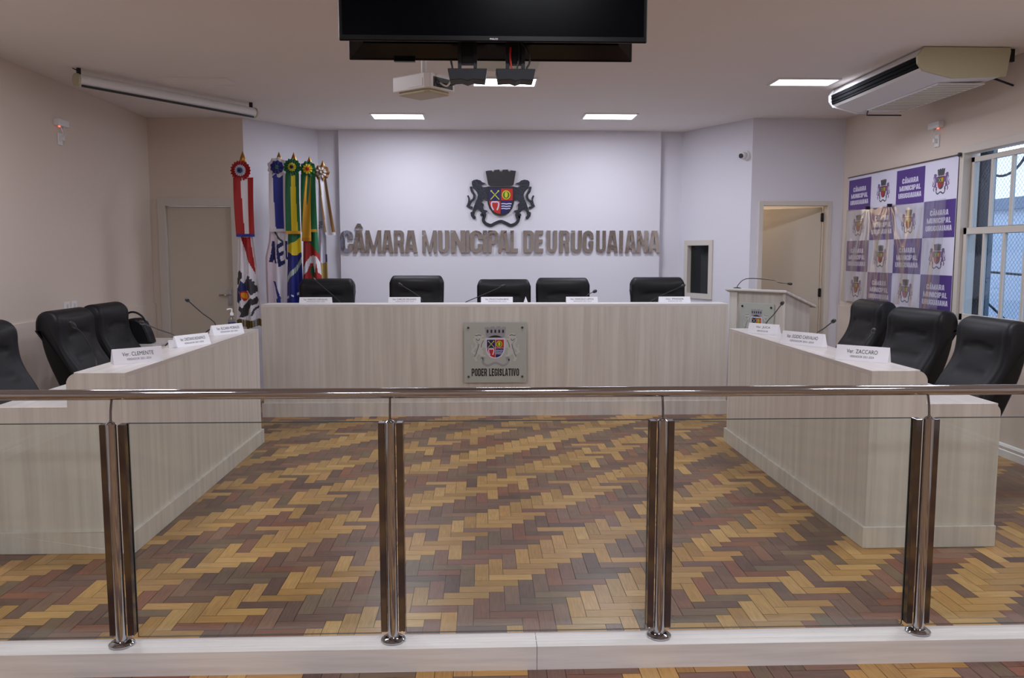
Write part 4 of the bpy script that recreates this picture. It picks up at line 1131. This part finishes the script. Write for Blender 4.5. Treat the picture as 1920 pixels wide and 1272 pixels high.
# drawing space: px of the photo crop (400..., 260...) u: 447..490 -> x 0..43 ; v: 447..600
def c_city(u, v):
    X_ = 446+(u*46); Y_ = 330+v*272
    if Y_ > 430:
        if inpoly(X_, Y_, [(456,440),(482,440),(486,515),(476,490)]): return RED
        if inpoly(X_, Y_, [(447,508),(452,505),(458,510),(459,520),(452,527),(448,535),(446,530)]): return (60,54,56)
        if inpoly(X_, Y_, [(469,512),(475,516),(474,520),(478,520),(478,526),(483,527),(481,533),(487,536),(488,546),(475,552),(461,530)]): return (66,64,72)
        if inpoly(X_, Y_, [(455,525),(461,530),(468,541),(452,550),(446,540)]): return (36,48,110)
        if inpoly(X_, Y_, [(464,540),(472,553),(461,565),(451,551)]):
            return (226,150,30) if math.hypot(X_-462, Y_-553) < 6 else (190,40,30)
        if inpoly(X_, Y_, [(446,540),(452,551),(458,562),(449,570),(446,565)]): return (40,44,96)
        if inpoly(X_, Y_, [(466,562),(474,556),(478,560),(484,556),(488,563),(482,572),(474,570),(468,580),(466,590),(458,597),(452,596),(456,588),(448,582),(450,575),(458,578)]): return (58,56,60)
        if inpoly(X_, Y_, [(472,590),(478,578),(488,574),(488,578),(480,582),(476,592)]): return (60,60,76)
    else:
        if X_ > 456: return RED
    return WHT
flag('white and red city flag with red rosette standing apart at the far left', -2.48, 8.8, 2.621, 2.409,
     [(.100, (160,24,26), 20), (.056, (206,206,220), 16), (.030, (70,96,150), 12), (.012, (30,40,80), 8)],
     [(0,-.055),(.4,-.07),(1,-.10)], [(0,.09),(.4,.10),(.6,.13),(1,.16)], 2.33, .86, c_city,
     [(-.075,.13,-.065,.125,2.34,1.735, lambda u, v: WHT if .36+.1*v < u < .70+.03*v else RED, (40,48,140))], .6, fringe=(M_yblk, M_ink))
# 2: white flag with blue lettering
AE = [[(.20,.50),(.30,.50),(.52,.66),(.42,.66),(.38,.63),(.30,.66),(.18,.66),(.24,.60)],
      [(.45,.52),(.75,.50),(.75,.53),(.56,.55),(.60,.58),(.78,.57),(.78,.60),(.63,.61),(.66,.65),(.85,.64),(.85,.67),(.58,.69)],
      [(.85,.50),(.98,.50),(.98,.53),(.95,.53),(.97,.64),(.90,.64)]]
def c_white(u, v):
    X_ = 400+(95+u*50); 
    if inpoly(u, v, [(.28,.42),(.42,.44),(.75,.50),(.74,.515),(.40,.46),(.27,.44)]): return (30,70,60)
    for p in AE:
        if inpoly(u, v, p): return NVY
    if math.hypot((u-.90)*.2, (v-.40)*1.4) < .022+.008*math.cos(5*math.atan2((v-.40)*1.4, (u-.9)*.2)): return (40,50,140)
    if inpoly(u, v, [(.30,.80),(.42,.80),(.62,.93),(.5,.93)]) or inpoly(u, v, [(.40,.93),(.60,.91),(.60,.97),(.42,.98)]): return (30,44,130)
    return (230,227,238) if u > .35 else (228,212,224)
flag('white flag with navy lettering and a white and blue rosette', -2.215, 9.25, 2.670, 2.489,
     [(.105, (220,220,232), 9), (.070, (30,36,120), 9), (.022, (60,110,110), 6)],
     [(0,-.07),(.5,-.13),(.62,-.17),(1,-.16)], [(0,.09),(1,.09)], 2.42, .97, c_white,
     [(-.09,.10,-.095,.10,2.43,1.80, lambda u, v: ((34,48,150) if (.22+.1*v < u < .50 or .52 < u < .78-.1*v+.1*v) else WHT), (224,222,230))], 2.2)
# 3: national flag
def c_br(u, v):
    if v < .50-.06*(u-.5): return GRN
    if v < .58+.02*math.sin(3*u): return YEL
    k = .79-.15*u
    if k-.022 < v < k+.022: return (190,196,196) if int(u*18) % 2 else (120,140,130)
    if v > .85 and (int(u*7)*7+int(v*60)*3) % 11 == 0: return (200,200,220)
    return (28,34,120)
flag('green, yellow and blue national flag, third from the left', -2.045, 9.2, 2.660, 2.487,
     [(.090, (22,96,60), 16), (.044, (212,196,50), 12), (.020, (50,50,90), 8)],
     [(0,-.06),(1,-.105)], [(0,.06),(1,.085)], 2.42, .97, c_br,
     [(-.07,.075,-.085,.075,2.42,1.775, lambda u, v: YEL if .40-.02*v < u < .70+.14*v else GRN, GLD)], 1.0, nf=1.5)
# 4: state flag
def c_rs(u, v):
    if v < .44+.16*u: return GRN
    g = [(.04,.70),(.20,.66),(.42,.61),(.62,.60),(.85,.62),(1,.66),(1,.76),(.85,.74),(.80,.66),(.68,.74),(.60,.66),(.42,.66),(.22,.74),(.04,.76)]
    if inpoly(u, v, g): return (216,212,220)
    if math.hypot((u-.55)*.3, (v-.72)*1.2) < .05: return (30,80,40)
    return (160,30,28) if v < .8 else YEL
flag('green and red state flag with a green and yellow rosette, fourth from the left', -1.915, 9.38, 2.640, 2.485,
     [(.085, (22,100,62), 10), (.052, (226,200,40), 10), (.022, (200,60,30), 8)],
     [(0,-.07),(1,-.09)], [(0,.07),(.5,.09),(1,.13)], 2.42, .97, c_rs,
     [(-.075,.085,-.085,.085,2.43,1.80, lambda u, v: GRN, GLD), (-.03,.035,-.085,.02,2.43,1.70, lambda u, v: GLD, (204,132,30))], 3.0, nf=1.5)
# 5: white flag with bronze ribbon
def c_w5(u, v):
    if v > .66: return (172,148,92)
    if v > .60 and u > .8: return (60,50,110)
    if .34 < v < .40 and u < .5 and (int(v*90)+int(u*12)) % 2: return (50,48,70)
    return (206,206,222)
flag('white flag with a bronze and white rosette, nearest the raised wall panel', -1.795, 9.52, 2.610, 2.462,
     [(.085, (150,108,66), 9), (.056, (214,208,206), 9), (.030, (128,92,62), 7), (.012, (214,208,206), 6)],
     [(0,-.045),(1,-.085)], [(0,.02),(.5,.04),(1,.04)], 2.42, .97, c_w5,
     [(-.04,.05,.03,.145,2.42,1.77, lambda u, v: BRZ if (u < .22-.1*v or u > .66) else (222,220,230), (224,222,232))], 1.2, amp=.025, nf=1.5)

# ================================================================== RAILING
rl = thing('railing', 'polished steel railing with glass panels across the foreground', 'railing', (0, 3.04, .0917))
RZ = 1.040-.0917; px_posts = [-2.378, -1.361, -.345, .672, 1.686, 2.702]
MB().tube([(XL+.02,0,RZ),(XR-.02,0,RZ)], .0195, M_chrome, 32).build('handrail', rl)
ZT = .838
for x_ in px_posts:
    p = MB().tube([(x_,-.016,.012),(x_,-.016,ZT)], .0190, M_chrome, 32).build('post', rl)
    MB().lathe([(0,ZT),(.0195,ZT),(.0195,ZT+.004),(.013,ZT+.010),(.006,ZT+.014),(.006,ZT+.016)], M_chrome, c=(x_,-.016,0)).tube([(x_,-.016,ZT+.01),(x_,-.012,ZT+.05),(x_,0,RZ-.018)], .0045, M_dchrome, 10).build('stem', p)
    MB().lathe([(0,.0005),(.046,.0005),(.046,.006),(.036,.014),(.022,.018),(.0195,.022)], M_chrome, c=(x_,-.014,0), seg=32).build('flange', p)
    for sx in (-1, 1):
        c = MB(); a, b = x_+sx*.0215, x_+sx*.046
        c.box(min(a,b), max(a,b), -.012, .027, .03, ZT, M_dchrome)
        c.build('glass_clamp', p, bevel=.002)
for a, b in zip([XL+.03]+px_posts, px_posts+[XR-.03]):
    a2 = a+(.047 if a > -3 else 0); b2 = b-(.047 if b < 3.5 else 0)
    g = MB(); xa_, xb_ = a2+.0005, b2-.0005; Y0G, Y1G = .018, .026
    g.add([(xa_,Y0G,.012),(xb_,Y0G,.012),(xb_,Y1G,.012),(xa_,Y1G,.012),(xa_,Y0G,.836),(xb_,Y0G,.836),(xb_,Y1G,.836),(xa_,Y1G,.836)], [(0,1,5,4),(2,3,7,6)], M_glass)
    g.add([(xa_,Y0G,.012),(xb_,Y0G,.012),(xb_,Y1G,.012),(xa_,Y1G,.012),(xa_,Y0G,.836),(xb_,Y0G,.836),(xb_,Y1G,.836),(xa_,Y1G,.836)], [(3,2,1,0),(4,5,6,7),(1,2,6,5),(3,0,4,7)], M_gedge)
    g = g.build('glass_panel', rl)
    MB().box(a2+.0005, b2-.0005, .018, .026, .8362, .8385, M_gedge).build('glass_edge', g)
print('objects', len(bpy.data.objects))
